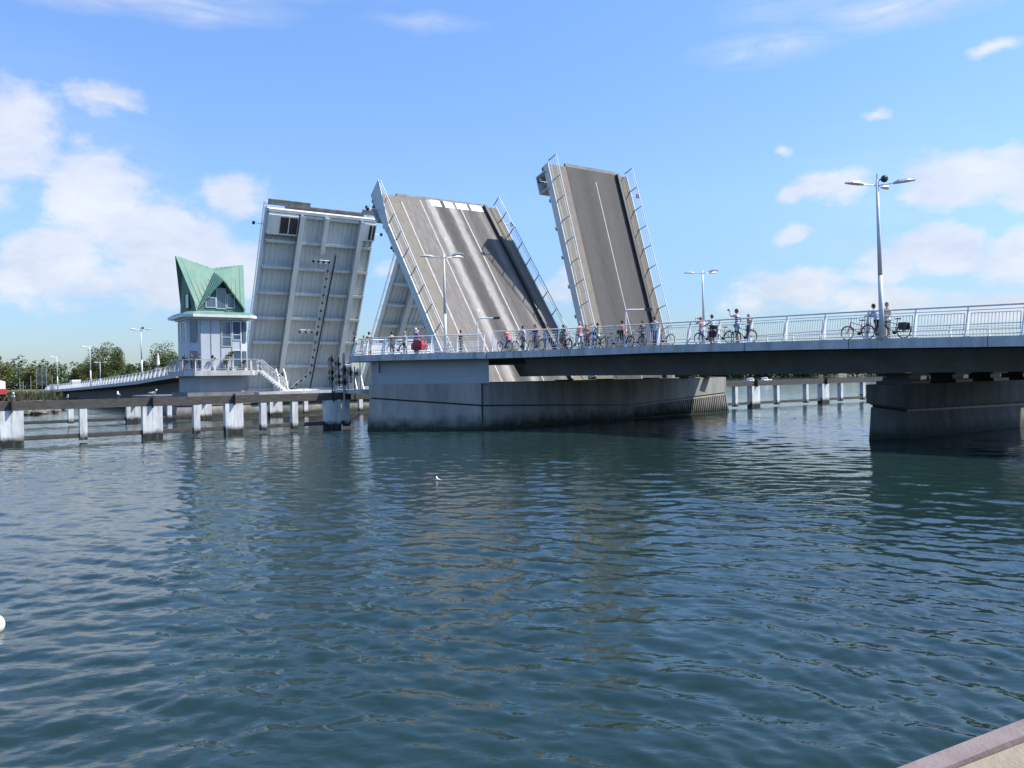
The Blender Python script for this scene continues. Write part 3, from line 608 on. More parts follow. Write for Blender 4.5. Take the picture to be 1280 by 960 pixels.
for y in (4.6, 10.4): MB().box(-3.9, -3.4, y - .3, y + .3, -2.05, -1.9).build('heel_plate', m_dark, LA)
leaf('drawbridge_leaf', B(41.4, WB + GAP - .6, 5.3), -U, V, 55.0, 18.7, WC, 3.5,
     'raised leaf seen only partly between two others, grey ribbed underside', (2.6, WC - 1.6), (1.15, 1.15), [(4.9, .13, -3, 17)], road_far, [], [], 4, [], [(-.02, 2.2, .55, 2.6, 1.25)], 0)
# hinge supports at the heel of the far leaf
for s, t in ((38.4, 1.0), (38.4, 10.6)):
    root = empty('hinge_support', B(s, t, 2.05), 'white steel hinge bracket at the ' + ('left' if t < 5 else 'right') + ' foot of the underside-facing leaf', 'hinge bracket', 'hinge brackets of the far leaf'); o = tuple(root.location)
    for k in (-.45, .45):
        b = MB(); c = [B(s - 1.1, t + k, 2.05), B(s + 1.5, t + k, 2.05), B(s + 1.2, t + k, 4.6), B(s + .5, t + k, 4.9), B(s - .1, t + k, 4.2)]
        b.loft([[tuple(p) for p in c], [tuple(p + V * .12) for p in c]]); b.build('side_plate', m_white, root, o)
    MB().tube(B(s + .6, t - .6, 4.2), B(s + .6, t + .7, 4.2), .22).build('hinge_pin', m_dark, root, o)

# ------------------------------------------------------------------ left approach bridge
zl = lambda s: float(np.interp(s, [50, 70, 108, 150, 175], [4.5, 3.75, 2.95, 2.25, 1.95]))
lap = empty('approach_bridge', B(50, -8, 4), 'sloping left approach span running down to the far shore', 'bridge'); lo_ = tuple(lap.location)
LS = [49, 60, 70, 85, 100, 115, 130, 150, 168]
tl = lambda s: -8.2 - .006 * (s - 60)
MB().loft([[tuple(B(s, tl(s) + a, zl(s) + z)) for a, z in ((0.25, -.02), (.25, -.4), (2.6, -.65), (2.9, -2.3), (10, -2.3), (10.4, -.65), (13, -.4), (13, -.02))] for s in LS]).build('deck', m_soffit, lap, lo_)
MB().loft([[tuple(B(s, tl(s) + a, zl(s) + z)) for a, z in ((0, .05), (0, -.42), (.24, -.42), (.24, .05))] for s in LS]).build('fascia', m_fascia, lap, lo_)
railing(lap, lo_, [B(s, tl(s) + .25, zl(s) + .05) for s in LS], iv, h=1.15, spacing=2.4, bars=7)
railing(lap, lo_, [B(s, tl(s) + 12.7, zl(s) + .05) for s in LS], lambda p: -V, h=1.15, spacing=3.0, bars=5)
for s in (84, 118):
    root = empty('bridge_pier', B(s, -3, 0), 'grey concrete column pier under the left span, ' + ('nearer the control house' if s < 100 else 'nearer the shore'), 'bridge pier', 'column piers of the left span'); o = tuple(root.location)
    for t in (-4.2, 2.0):
        b = MB(); c = B(s, t); b.loft([[(c.x + r * 1.1 * math.cos(k * math.pi / 6), c.y + r * 1.1 * math.sin(k * math.pi / 6), z) for k in range(12)] for r, z in ((1.15, -2), (1.0, .1), (.8, zl(s) - 2.4))]); b.build('column', m_pier, root, o)
    MB().prism([Bxy(s - .9, -5.4), Bxy(s + .9, -5.4), Bxy(s + .9, 3.4), Bxy(s - .9, 3.4)], zl(s) - 2.65, zl(s) - 2.31).build('crosshead', m_conc, root, o)
ab = empty('bridge_abutment', B(166, 0, 0), 'dark concrete abutment where the left span meets the shore', 'abutment'); o = tuple(ab.location)
MB().prism([Bxy(150, -8.8), Bxy(176, -9.6), Bxy(176, 5), Bxy(150, 5)], -1, 1.35).build('wall', m_conc, ab, o)
sn = empty('notice_board', B(151, -9.2, 1.6), 'small white board on a post where the left railing ends', 'sign'); o = tuple(sn.location)
c = B(151, -9.2)
MB().box(c.x - .5, c.x + .55, c.y - .03, c.y + .03, 2.2, 3.5).build('board', m_white, sn, o); MB().box(c.x - .05, c.x + .05, c.y + .032, c.y + .12, 1.0, 3.4).build('post', m_galv, sn, o)
# ------------------------------------------------------------------ control house (local x across = V, y = U away from the channel)
HS = B(31.9, -8.55, 0) + V * .15
RZ_H = math.atan2(V.y, V.x)
def HB(x, y, z): return HS + V * x + U * y + Z * z
HS = HS - V * .2
house = empty('control_house', HS, 'white bridge keeper house with pointed green copper roof and railed balcony', 'control house')
ho = tuple(HS)
class HM(MB):
    def build(s, name, mat, parent, off=(0, 0, 0), smooth=False):
        s.v = [tuple(HB(*p)) for p in s.v]; return MB.build(s, name, mat, parent, off, smooth)
octo = lambda hx, hy, c: [(-hx, -hy + c), (-hx + c, -hy), (hx - c, -hy), (hx, -hy + c), (hx, hy - c), (hx - c, hy), (-hx + c, hy), (-hx, hy - c)]
HM().prism(octo(2.95, 2.75, .9), 1.95, 4.1).build('podium', m_bluewall, house, ho)
HM().prism([(-3.4, -3.1), (3.6, -3.1), (3.6, 3), (-3.4, 3)], 1.95, 2.45).build('plinth', m_conc, house, ho)
wl = HM().prism(octo(3.0, 2.75, 1.0), 4.6, 9.75).build('wall', m_house, house, ho)
bal = HM().prism(octo(3.85, 3.75, 1.0), 4.1, 4.62).build('balcony', m_fascia, house, ho)
bp_ = octo(3.75, 3.65, 1.0)
rp_ = [bp_[k] for k in (6, 7, 0, 1, 2, 3, 4)]
rt = HM()
for a, b in zip(rp_, rp_[1:]): rt.tube((*a, 5.72), (*b, 5.72), .045); rt.tube((*a, 4.78), (*b, 4.78), .02)
rl = rt.build('railing', m_galv, bal, ho)
for a, b in zip(rp_, rp_[1:]):
    k = max(1, round(math.hypot(b[0]-a[0], b[1]-a[1]) / 1.75))
    for i in range(k):
        x, y = a[0] + (b[0]-a[0]) * i / k, a[1] + (b[1]-a[1]) * i / k
        HM().bar((x, y, 4.62), (x * .985, y * .985, 5.72), .06, .09, (1, 0, 0)).build('railing_post', m_white, bal, ho)
    g = HM(); n = int(math.hypot(b[0]-a[0], b[1]-a[1]) / .16)
    for i in range(n): f = (i + .5) / n; g.bar((a[0]+(b[0]-a[0])*f, a[1]+(b[1]-a[1])*f, 4.78), (a[0]+(b[0]-a[0])*f, a[1]+(b[1]-a[1])*f, 5.6), .012, .012, (1, 0, 0))
    g.build('railing_bars', m_galv, bal, ho)
def window(x0, x1, y, z0, z1, bars=(), face='y', sgn=-1, fr=m_white):
    w = HM()
    def bx(b, a0, a1, d0, d1, q0, q1):
        if face == 'y': b.box(a0, a1, min(y + sgn*d0, y + sgn*d1), max(y + sgn*d0, y + sgn*d1), q0, q1)
        else: b.box(min(y + sgn*d0, y + sgn*d1), max(y + sgn*d0, y + sgn*d1), a0, a1, q0, q1)
    bx(w, x0 - .07, x0, 0, .07, z0 - .07, z1 + .07); bx(w, x1, x1 + .07, 0, .07, z0 - .07, z1 + .07); bx(w, x0, x1, 0, .07, z1, z1 + .07); bx(w, x0, x1, 0, .07, z0 - .07, z0)
    for zb in bars: bx(w, x0, x1, .02, .065, zb - .03, zb + .03)
    o = w.build('window', fr, house, ho)
    p = HM(); bx(p, x0, x1, .004, .02, z0, z1); p.build('pane', m_glass, o, ho)
window(.15, 1.0, -2.75, 7.1, 9.55, (8.0,), fr=m_steel); window(1.25, 2.0, -2.75, 5.0, 6.6, (), fr=m_steel); window(1.25, 2.0, -2.75, 7.75, 9.55, (8.25,))
window(-1.5, -.75, -3.0, 5.2, 6.4, face='x'); window(-1.5, -.75, -3.0, 7.6, 9.5, (8.2,), face='x'); window(.4, 1.2, -3.0, 7.6, 9.5, (8.2,), face='x')
window(-1.4, -.5, 3.0, 7.6, 9.5, (8.2,), face='x', sgn=1)
seam = HM()
for x in (-1.95, -.95, 0.02, 1.12, 2.0): seam.box(x - .035, x + .035, -2.79, -2.75, 4.65, 9.72)
seam.build('cladding_joints', m_galv, wl, ho)
# chamfer strip windows, either side of the front
for sx in (-1, 1):
    a, b = (sx * 2.95 - sx * .02, -1.85), (sx * 2.05, -2.75)
    f = lambda t, z, d=0.0: (a[0] + (b[0] - a[0]) * t + sx * d, a[1] + (b[1] - a[1]) * t - d, z)
    for z0, z1 in ((4.9, 6.6), (7.5, 9.6)):
        w = HM().add([f(.2, z0, .02), f(.8, z0, .02), f(.8, z1, .02), f(.2, z1, .02), f(.2, z0, .06), f(.8, z0, .06), f(.8, z1, .06), f(.2, z1, .06)], [(0,1,2,3),(4,5,6,7),(0,1,5,4),(1,2,6,5),(2,3,7,6),(3,0,4,7)])
        w.build('window', m_glass, house, ho)
# eaves and the four pointed gables
ev = HM().prism(octo(3.75, 3.6, .9), 9.95, 10.22); ev.prism(octo(3.2, 3.0, .95), 9.76, 9.949); evo = ev.build('eaves', m_white, house, ho)
HM().loft([[(x, y, 10.22) for x, y in octo(3.72, 3.57, .9)], [(x, y, 10.52) for x, y in octo(3.15, 3.1, .5)]]).build('roof_skirt', m_copper, house, ho)
ze = 10.7
CL, CR = (-2.55, -3.0), (2.55, -3.0); BL_, BR_ = (-2.55, 3.0), (2.55, 3.0)
Lp, Rp, Fp, Kp, Cc = (-3.55, 0, 16.25), (3.35, 0, 15.75), (.15, -3.55, 13.6), (.15, 3.55, 13.6), (.1, 0, 15.2)
Fi, Ki = (.12, -.55, 14.75), (.12, .55, 14.75)
def slope(name, pts, mat, th=.09, seams=0, edge=(0, 1)):
    P = [Vector(p) for p in pts]; nrm = (P[1] - P[0]).cross(P[2] - P[0]).normalized()
    if nrm.z < 0: nrm = -nrm
    b = HM(); b.loft([[tuple(p) for p in P], [tuple(p + nrm * th) for p in P]]); o = b.build(name, mat, house, ho)
    if seams:
        s = HM()
        for i in range(1, seams):
            a = P[edge[0]].lerp(P[edge[1]], i / seams); c_ = P[edge[2]].lerp(P[edge[3]], i / seams); s.bar(a + nrm * (th + .02), c_ + nrm * (th + .02), .035, .05, tuple(nrm))
        s.build('standing_seams', m_copper2, o, ho)
    return o
e = lambda p: (p[0], p[1], ze)
for sy, F_, I_ in ((-1, Fp, Fi), (1, Kp, Ki)):
    cl_, cr_ = (-2.55, 3.0 * sy), (2.55, 3.0 * sy)
    slope('roof_slope', [Lp, Cc, I_, e((cl_[0] + .25, cl_[1]))], m_copper, .09, 7, (0, 1, 3, 2))
    slope('roof_slope', [Rp, Cc, I_, e((cr_[0] - .1, cr_[1]))], m_copper, .09, 7, (0, 1, 3, 2))
    slope('dormer_slope', [F_, I_, e((cl_[0] + .25, cl_[1] + .02 * sy))], m_copper, .08, 6, (0, 1, 0, 2))
    slope('dormer_slope', [F_, I_, e((cr_[0] - .1, cr_[1] + .02 * sy))], m_copper, .08, 6, (0, 1, 0, 2))
HM().add([(-2.3, -2.75, 10.6), (2.3, -2.75, 10.6), (.14, -2.75, 13.3), (-2.3, -2.65, 10.6), (2.3, -2.65, 10.6), (.14, -2.65, 13.3)], [(0,1,2),(3,4,5),(0,1,4,3),(1,2,5,4),(2,0,3,5)]).build('front_gable', m_copper2, house, ho)
HM().add([(-2.42, -2.95, 10.5), (-2.42, 2.95, 10.5), (-2.95, 0, 15.75), (-2.32, -2.95, 10.5), (-2.32, 2.95, 10.5), (-2.85, 0, 15.75)], [(0,1,2),(3,4,5),(0,1,4,3),(1,2,5,4),(2,0,3,5)]).build('side_gable', m_copper2, house, ho)
HM().add([(2.6, -2.6, 10.6), (2.6, 2.6, 10.6), (2.75, 0, 15.0), (2.5, -2.6, 10.6), (2.5, 2.6, 10.6), (2.65, 0, 15.0)], [(0,1,2),(3,4,5),(0,1,4,3),(1,2,5,4),(2,0,3,5)]).build('side_gable', m_copper2, house, ho)
for x0, x1, z0, z1 in ((-1.35, -.45, 11.0, 11.9), (-.3, .55, 10.9, 12.85), (.75, 1.4, 11.0, 12.3)): window(x0, x1, -2.76, z0, z1, (), fr=m_steel)
window(-1.3, .1, -2.62, 11.0, 12.4, (), face='x', fr=m_copper2)
# stair from the balcony down to the pier, along the channel side
st = empty('steel_stair', HB(3.7, -3.4, 2.1), 'white steel stair from the balcony down to the pier', 'stair'); so = tuple(st.location)
for yy in (-3.7, -2.8):
    HM().bar((3.8, yy, 4.55), (6.6, yy, 2.25), .06, .28).build('stringer', m_white, st, so)
    h_ = HM(); h_.tube((3.8, yy, 5.7), (6.6, yy, 3.35), .04); h_.tube((3.8, yy, 5.15), (6.6, yy, 2.85), .025); 
    for i in range(5): f = i / 4; x = 3.8 + 2.8 * f; z = 4.6 - 2.3 * f; h_.tube((x, yy, z), (x, yy, z + 1.12 - .02 * i), .03)
    h_.build('handrail', m_white, st, so)
for i in range(11): f = (i + .5) / 11; HM().box(3.8 + 2.8 * f - .13, 3.8 + 2.8 * f + .13, -3.66, -2.84, 4.55 - 2.3 * f - .02, 4.55 - 2.3 * f + .02).build('tread', m_galv, st, so)

# ------------------------------------------------------------------ fenders along the channel
def fender(p_list, posts, ztop, label, wide, lo=.42, zb=None):
    """timber guide: heavy top beam, low waling, clad double piles and single posts. points are plan x,y"""
    root = empty('timber_fender', (*p_list[0], 0), label, 'fender'); o = tuple(root.location)
    tb = MB(); lw = MB()
    for a, b in zip(p_list, p_list[1:]):
        tb.bar((*a, ztop - .26), (*b, ztop - .26), .5, .52); lw.bar((*a, lo), (*b, lo), .30, .26)
    tb.build('top_beam', m_wood, root, o); lw.build('waling', m_wood, root, o)
    for (x, y), kind in posts:
        d = (Vector(p_list[-1]) - Vector(p_list[0])).normalized(); d = Vector((d.x, d.y, 0)); nrm = Vector((d.y, -d.x, 0)); c_ = Vector((x, y, 0))
        pb = MB()
        w = wide if kind else .46
        if kind:
            for k in (-1, 1):
                q = c_ + d * k * w * .255; pb.bar(q + Z * -2, q + Z * (ztop - .54), w * .5, .62, tuple(d))
        else: pb.bar(c_ + Z * .15, c_ + Z * (ztop - .54), w, .4, tuple(d))
        pb.build('clad_pile' if kind else 'upright', m_pile, root, o)
        if kind:
            q = c_ + nrm * .02; MB().bar(q + nrm * .30 + Z * (ztop - .62), q + nrm * .30 + Z * (ztop + .12), .42, .06, tuple(d)).build('iron_strap', m_dark, root, o)
    return root
F1 = lambda t: Bxy(-.35, t)
fender([F1(-52), F1(-8.2)], [(F1(t), k) for t, k in ((-45, 1), (-41, 0), (-37, 1), (-33, 0), (-29.3, 1), (-25.6, 0), (-21.7, 1), (-19.0, 0), (-16.6, 1), (-14.6, 0), (-12.4, 0), (-9.6, 1), (-8.5, 0))], 2.58, 'near timber fender of weathered beams on white piles, left of the big pier', 1.08)
F2 = lambda t: Bxy(23.6, t)
fender([F2(-58), F2(6)], [(F2(t), k) for t, k in ((-52, 1), (-46, 0), (-40, 1), (-34, 0), (-28, 1), (-23, 0), (-18, 1), (-15, 0), (-11.9, 1), (-8.6, 0), (-5.1, 1), (-2, 0), (1, 1), (4, 0))], 1.95, 'farther timber fender seen below and behind the near one', 1.25, .35)
F3 = lambda t: Bxy(-2.9 + .004 * t, t)
fender([F3(27.2), F3(95)], [(F3(t), k) for t, k in ((31.6, 0), (34.5, 1), (38.2, 0), (43.2, 0), (46.4, 1), (49.6, 0), (54, 0), (58, 1), (61, 0), (64, 0), (68, 1), (72, 0), (76, 0), (80, 1), (84, 0), (88, 1), (92, 0))], 2.66, 'timber fender beyond the pier, framed under the right-hand span', 1.25)

# ------------------------------------------------------------------ street lamps
def street_lamp(loc, hgt, az, label, cctv=False, lean=(0, 0), arms=(0, 150, 220), reach=1.25):
    root = empty('street_lamp', loc, label, 'street lamp', 'white street lamps along the bridge')
    top = Vector((lean[0], lean[1], hgt))
    pb = MB(); pb.tube((0, 0, 0), top * .4, .12, .10, 10); pb.tube(top * .4, top, .10, .06, 10); pb.build('pole', m_lamp, root, smooth=True)
    MB().box(-.2, .2, -.2, .2, -.02, .06).build('base_plate', m_galv, root)
    for k in arms:
        a = az + R(k); d = Vector((math.cos(a), math.sin(a), 0)); h0 = top - Z * .25
        ab_ = MB().tube(h0, h0 + d * reach * .62 + Z * .06, .03, .025, 6).build('arm', m_lamp, root)
        s = d.cross(Z); c_ = h0 + d * reach * .55 + Z * .05; e_ = h0 + d * (reach + .35) + Z * .12
        rings = []
        for f, w, th in ((0, .05, .05), (.25, .16, .12), (.65, .17, .10), (1, .03, .02)):
            c2 = c_.lerp(e_, f); rings.append([tuple(c2 + s * w + Z * .01), tuple(c2 + s * w * .6 + Z * th), tuple(c2 - s * w * .6 + Z * th), tuple(c2 - s * w + Z * .01), tuple(c2 - s * w * .5 - Z * .05), tuple(c2 + s * w * .5 - Z * .05)])
        MB().loft(rings).build('lamp_head', m_lamp, root)
    if cctv:
        cb = MB(); cb.tube(top + Vector((.02, 0, -.05)), top + Vector((.28, -.05, .12)), .03); cb.ball(top + Vector((.32, -.05, .06)), .17, 10, 8); cb.build('camera_dome', m_dark, root)
        MB().tube(top, top + Z * .3, .035).build('finial', m_lamp, root)
    return root
street_lamp(B(-34.85, te(-34.85) + .12, zd(-34.85) + .05), 7.35, R(188), 'tall white lamp post beside the two cyclists, dark camera ball on top', True, (-.14, 0))
street_lamp(B(-7.82, -4.54, 5.12), 6.8, R(178), 'slim white lamp post standing in front of the wide roadway leaf', False, (.0, 0))
street_lamp(B(-7.0, 22.4, 5.2), 7.3, R(165), 'white lamp post just right of the tall narrow leaf', False, (-.06, 0))
street_lamp(B(68.3, -7.9, zl(68.3)), 7.3, R(10), 'white lamp post nearest the control house on the left span', True, (-.08, 0))
street_lamp(B(108, -8.2, zl(108)), 7.3, R(10), 'middle lamp post of the left span', False, (-.08, 0))
street_lamp(B(147.8, -8.5, zl(147.8)), 7.3, R(10), 'leftmost lamp post of the left span, in front of low woods', False, (-.08, 0))
street_lamp(B(176, 4.6, 2.0), 7.0, R(10), 'faint lamp post on the far side, between the two leftmost ones', False)
street_lamp(B(86, 5.0, 2.0), 6.0, R(20), 'faint low lamp post on the far kerb near the house lamp', False)

# barrier signals: white inverted L pipes with a dark lamp head
for k, (s, t, zz, reach, lab) in enumerate(((-9.3, -2.9, 5.12, 1.1, 'white bent signal pipe at the foot of the wide roadway leaf'), (-18.2, te(-18.2) + .9, 5.2, 1.2, 'white bent signal pipe at the foot of the narrow leaf'))):
    root = empty('signal_pipe', B(s, t, zz), lab, 'signal post', 'bent signal pipes beside the leaves')
    MB().path([(0, 0, 0), (0, 0, 2.25), (.05, 0, 2.33), (.13, 0, 2.36), (reach, 0, 2.36)], .05, 8).build('pipe', m_white, root)
    MB().box(reach, reach + .42, -.09, .09, 2.28, 2.44).build('signal_head', m_dark, root)

# navigation light mast at the channel corner of the pier
nav = empty('signal_mast', B(-1.0, -8.9, 2.4), 'dark cluster of channel signal lamps on a mast beside the pier', 'signal mast'); no_ = tuple(nav.location)
MB().tube(B(-1, -8.9, 1.6), B(-1, -8.9, 5.4), .09).build('mast', m_galv, nav, no_)
for i, (dx, z0, z1) in enumerate(((-.62, 2.95, 5.25), (-.15, 3.0, 5.1), (.3, 3.1, 4.5), (.7, 3.25, 4.4))):
    c_ = B(-1.0, -9.1) + Vector((dx, -.15, 0))
    bo = MB().box(c_.x - .05, c_.x + .05, c_.y, c_.y + .06, z0, z1).build('lamp_board', m_dark, nav, no_)
    k = int((z1 - z0) / .42)
    for j in range(k):
        zz = z0 + .2 + j * .44 + .1 * (i % 2)
        MB().tube((c_.x, c_.y - .02, zz), (c_.x, c_.y - .34, zz), .18, .20, 10, False).tube((c_.x, c_.y - .01, zz), (c_.x, c_.y - .03, zz), .12, .12, 10).build('lamp_hood', m_black if (i + j) % 3 else m_galv, bo, no_)
fr = MB(); 
for dx in (-.75, .85): c_ = B(-1, -9) + Vector((dx, 0, 0)); fr.tube((c_.x, c_.y, 1.9), (c_.x, c_.y, 4.4), .04)
fr.build('frame', m_dark, nav, no_)
mb_ = empty('service_landing', B(-2, -8.6, 2.6), 'narrow grey service landing with posts under the platform corner', 'landing'); o = tuple(mb_.location)
MB().prism([Bxy(-3.4, -9.0), Bxy(1.6, -8.6), Bxy(1.6, -6.8), Bxy(-3.4, -7.6)], 2.5, 2.78).build('landing_slab', m_fascia, mb_, o)
for s in (-2.6, -.6, 1.2): MB().tube(B(s, -8.4, 2.78), B(s, -8.4, 4.7 if s < -2 else 3.8), .035).build('post', m_galv, mb_, o)
MB().tube(B(-2.6, -8.4, 3.8), B(1.2, -8.4, 3.8), .03).build('rail', m_galv, mb_, o)

# ------------------------------------------------------------------ trees
def crown(b, c, r, n, rnd, leaf=.34, clumps=46):
    cs = []
    for i in range(clumps):
        while True:
            p = Vector((rnd.uniform(-1, 1), rnd.uniform(-1, 1), rnd.uniform(-1, 1)))
            if .3 < p.length < 1: break
        q = Vector((c[0] + p.x * r[0] * .85, c[1] + p.y * r[1] * .85, c[2] + p.z * r[2] * .85)); cs.append((q, rnd.uniform(.24, .42)))
    for i in range(n):
        q, k = cs[rnd.randrange(clumps)]
        v_ = Vector((rnd.gauss(0, 1), rnd.gauss(0, 1), rnd.gauss(0, 1))).normalized() * (rnd.random() ** .4)
        p = Vector((q.x + v_.x * k * r[0], q.y + v_.y * k * r[1], q.z + v_.z * k * r[2]))
        a = Vector((rnd.gauss(0, 1), rnd.gauss(0, 1), rnd.gauss(0, .7))).normalized(); d = a.cross(Vector((rnd.gauss(0, 1), rnd.gauss(0, 1), rnd.gauss(0, 1)))).normalized(); l = leaf * rnd.uniform(.6, 1.3)
        b.add([tuple(p - a * l), tuple(p - d * l * .6), tuple(p + a * l), tuple(p + d * l * .6)], [(0, 1, 2, 3)])
def tree(x, y, zg, h, rx, mat, label, n=2600, leaf=.30, ry=None, seed=0, trunk=.28, group='trees on the left shore', name='broadleaf_tree'):
    rnd = random.Random(seed * 17 + 3); root = empty(name, (x, y, zg), label, 'tree', group)
    tb = MB(); tb.tube((0, 0, -.3), (.1, 0, h * trunk), .28, .22, 8); top = Vector((.1, 0, h * trunk))
    for i in range(6):
        a = rnd.uniform(0, 6.28); tb.tube(top, top + Vector((math.cos(a) * rx * .55, math.sin(a) * rx * .55, h * rnd.uniform(.2, .45))), .13, .04, 6)
    tb.build('trunk', m_bark, root)
    b = MB(); hz = h * (1 - trunk) * .56; crown(b, (0, 0, h - hz), (rx, ry or rx, hz), n, rnd, leaf); b.build('crown', mat, root)
    return root
def at_px(px, Zd): 
    return ((px - 640 - 0) / 1036 * Zd + .0, Zd)
TR = [ # plan x, y, height, half width, material, label
 (-123, 250, 14, 6.2, m_leafm, 'big round tree left of the house lamp, behind the left span'), (-109, 262, 13.4, 7.2, m_leafm, 'broad tree close beside the control house'),
 (-101, 240, 9.0, 3.6, m_leafd, 'dark tree partly behind the control house wall'), (-136, 262, 7.6, 3.9, m_leafy, 'low yellowish tree just left of the middle lamp'),
 (-148, 258, 7.0, 4.4, m_leafy, 'low bushy yellow tree between the two leftmost lamps'), (-156, 250, 11, 6.0, m_leafy, 'pale bushy tree behind the steel posts'),
 (-167, 262, 14, 5.2, m_leafd, 'tall dark round-topped tree near the left edge'), (-176, 270, 13, 6.5, m_leafd, 'dark tree at the far left edge of the shore'),
 (-160, 232, 6.4, 5.0, m_leafd, 'low dark green tree behind the reeds'), (-149, 230, 6.6, 3.6, m_leafm, 'mid green shrubby tree behind the steel posts'),
 (-186, 258, 9.0, 5.2, m_leafm, 'leafy tree mostly outside the left edge'), (-128, 275, 7.6, 4.0, m_leafd, 'dark small tree between the big round ones')]
for i, (x, y, h, rx, m, lab) in enumerate(TR): tree(x, y, 1.9, h, rx, m, lab, 8000, .25, None, i, .16)
wd_ = MB(); rnd = random.Random(91)
for i in range(230):
    f = rnd.random(); k = f * 3.4 + 1.3; kk = int(k); a, b_ = [(-420, 1500), (60, 560), (110, 520), (170, 500), (260, 470), (420, 430), (700, 330)][kk:kk + 2]; g = k - kk
    x, y = a[0] + (b_[0] - a[0]) * g, a[1] + (b_[1] - a[1]) * g; r = rnd.uniform(6, 11)
    crown(wd_, (x + rnd.uniform(-8, 14), y + rnd.uniform(3, 28), r * .55 + rnd.uniform(0, 1.2)), (r, r, r * .8), 260, rnd, .75, 12)
tag(wd_.build('distant_woods', m_leafm), 'dense green wood along the distant right shore', 'woods', None, 'stuff')
wl_ = MB()
for i in range(130):
    x = rnd.uniform(-300, -112); y = rnd.uniform(286, 340); r = rnd.uniform(4.5, 7.0) * (1.0 if x > -190 else 1.25); crown(wl_, (x, y, 1.0 + r * .75), (r, r, r), 480, rnd, .5, 14)
tag(wl_.build('shore_woods', m_leafd), 'dark hazy woods far behind the left shore trees', 'woods', None, 'stuff')
rd = MB()
for i in range(2200):
    x = rnd.uniform(-86, -69); y = rnd.uniform(116, 134)
    if x > -72 and y > 126: continue
    hgt = rnd.uniform(.6, 1.7); dx, dy = rnd.gauss(0, .25), rnd.gauss(0, .25); w = .09; zz = 1.2
    rd.add([(x - w, y, zz), (x + w, y, zz), (x + dx, y + dy, zz + hgt)], [(0, 1, 2)])
tag(rd.build('reeds', M('reed', (.17, .17, .06), .8, (.26, .23, .11), .5, 4)), 'tall yellowish reeds on the left bank', 'reeds', None, 'stuff')
# ------------------------------------------------------------------ left shore: steel posts, red machine, camper, furled parasol
gp = empty('steel_scaffold', (-84, 148, 1.7), 'cluster of tall grey steel posts with mesh panel on the shore', 'scaffold')
for i, (dx, h) in enumerate(((-1.9, 3.4), (-.9, 4.6), (.1, 5.0), (.9, 5.1), (1.9, 3.4), (-3.9, 3.0), (-3.3, 2.4))): MB().box(dx - .05, dx + .05, -.05, .05, -.3, h).build('post', m_galv, gp)
ms = MB(); 
for i in range(12): ms.box(-.85 + i * .145, -.83 + i * .145, .12, .14, 1.7, 4.7)
for i in range(7): ms.box(-.9, .9, .142, .16, 1.8 + i * .45, 1.83 + i * .45)
ms.build('mesh_panel', m_galv, gp)
ex = empty('red_digger', (-72.7, 116, 1.30), 'red digger with raised boom, cut by the left picture edge', 'digger')
bd_ = MB(); bd_.box(-1.6, 1.4, -1.1, 1.1, .95, 1.7); bd_.prism([(-1.6, -.95), (-.2, -.95), (-.2, .95), (-1.6, .95)], 1.7, 2.25); bd_.build('body', m_red, ex)
MB().prism([(.0, -1), (1.2, -1), (1.2, 1), (0, 1)], 1.703, [3.0, 2.7, 2.7, 3.0]).build('cab', m_white, ex)
MB().box(.1, 1.1, -1.02, -1.004, 2.0, 2.6).build('cab_window', m_glass, ex)
for y in (-.9, .9):
    tk = MB(); tk.loft([[(-1.6, y - .25, .45), (-1.3, y - .25, .05), (1.3, y - .25, .05), (1.6, y - .25, .45), (1.3, y - .25, .85), (-1.3, y - .25, .85)], [(-1.6, y + .25, .45), (-1.3, y + .25, .05), (1.3, y + .25, .05), (1.6, y + .25, .45), (1.3, y + .25, .85), (-1.3, y + .25, .85)]]); tk.build('track', m_dark, ex)
bm_ = MB(); bm_.bar((.6, 0, 1.9), (-.9, 0, 4.6), .3, .5); bm_.bar((-.9, 0, 4.6), (-3.0, 0, 3.2), .25, .4); bm_.build('boom', m_red, ex)
bk = MB(); bk.loft([[(-3.2, -.5, 3.2), (-2.7, -.5, 3.3), (-2.6, -.5, 2.6), (-3.1, -.5, 2.5)], [(-3.2, .5, 3.2), (-2.7, .5, 3.3), (-2.6, .5, 2.6), (-3.1, .5, 2.5)]]); bk.build('bucket', m_dark, ex)
cp = B(146, -5.4, zl(146)); cv_ = empty('camper_van', cp, 'white camper van crossing the left span, only its roof showing', 'camper van', None, math.atan2(U.y, U.x))
cv_.scale = (.75, .75, .74)
vb = MB(); vb.loft([[(x, -1.1, .5), (x, 1.1, .5), (x, 1.1, zt), (x, -1.1, zt)] for x, zt in ((-2.9, 2.5), (-2.6, 2.75), (1.6, 2.75), (2.1, 2.4), (2.5, 1.4), (3.1, 1.15))]); vb.build('body', m_white, cv_)
for x in (-1.7, 2.1):
    for y in (-1.05, 1.05): MB().tube((x, y - .12, .36), (x, y + .12, .36), .36, .36, 14).build('wheel', m_black, cv_)
for sg in (-1, 1): MB().box(-1.6, .8, sg * 1.113 - .006, sg * 1.113 + .006, 1.5, 2.1).build('window', m_glass, cv_)
ps = empty('furled_parasol', B(62, -7.2, zl(62)), 'pale furled parasol above a red and white cloth by the left railing', 'parasol')
MB().tube((0, 0, 0), (0, 0, 3.4), .03).build('pole', m_galv, ps); MB().loft([[(r * math.cos(k * math.pi / 4), r * math.sin(k * math.pi / 4), z) for k in range(8)] for r, z in ((.1, 1.7), (.24, 1.9), (.16, 2.7), (.03, 3.45))]).build('canopy', m_feather, ps)
fc = MB(); fc.box(-.5, .5, -.03, .03, .9, 1.2); fc.build('red_cloth', m_red, ps); MB().box(-.5, .5, -.03, .03, 1.203, 1.45).build('white_cloth', m_white, ps)

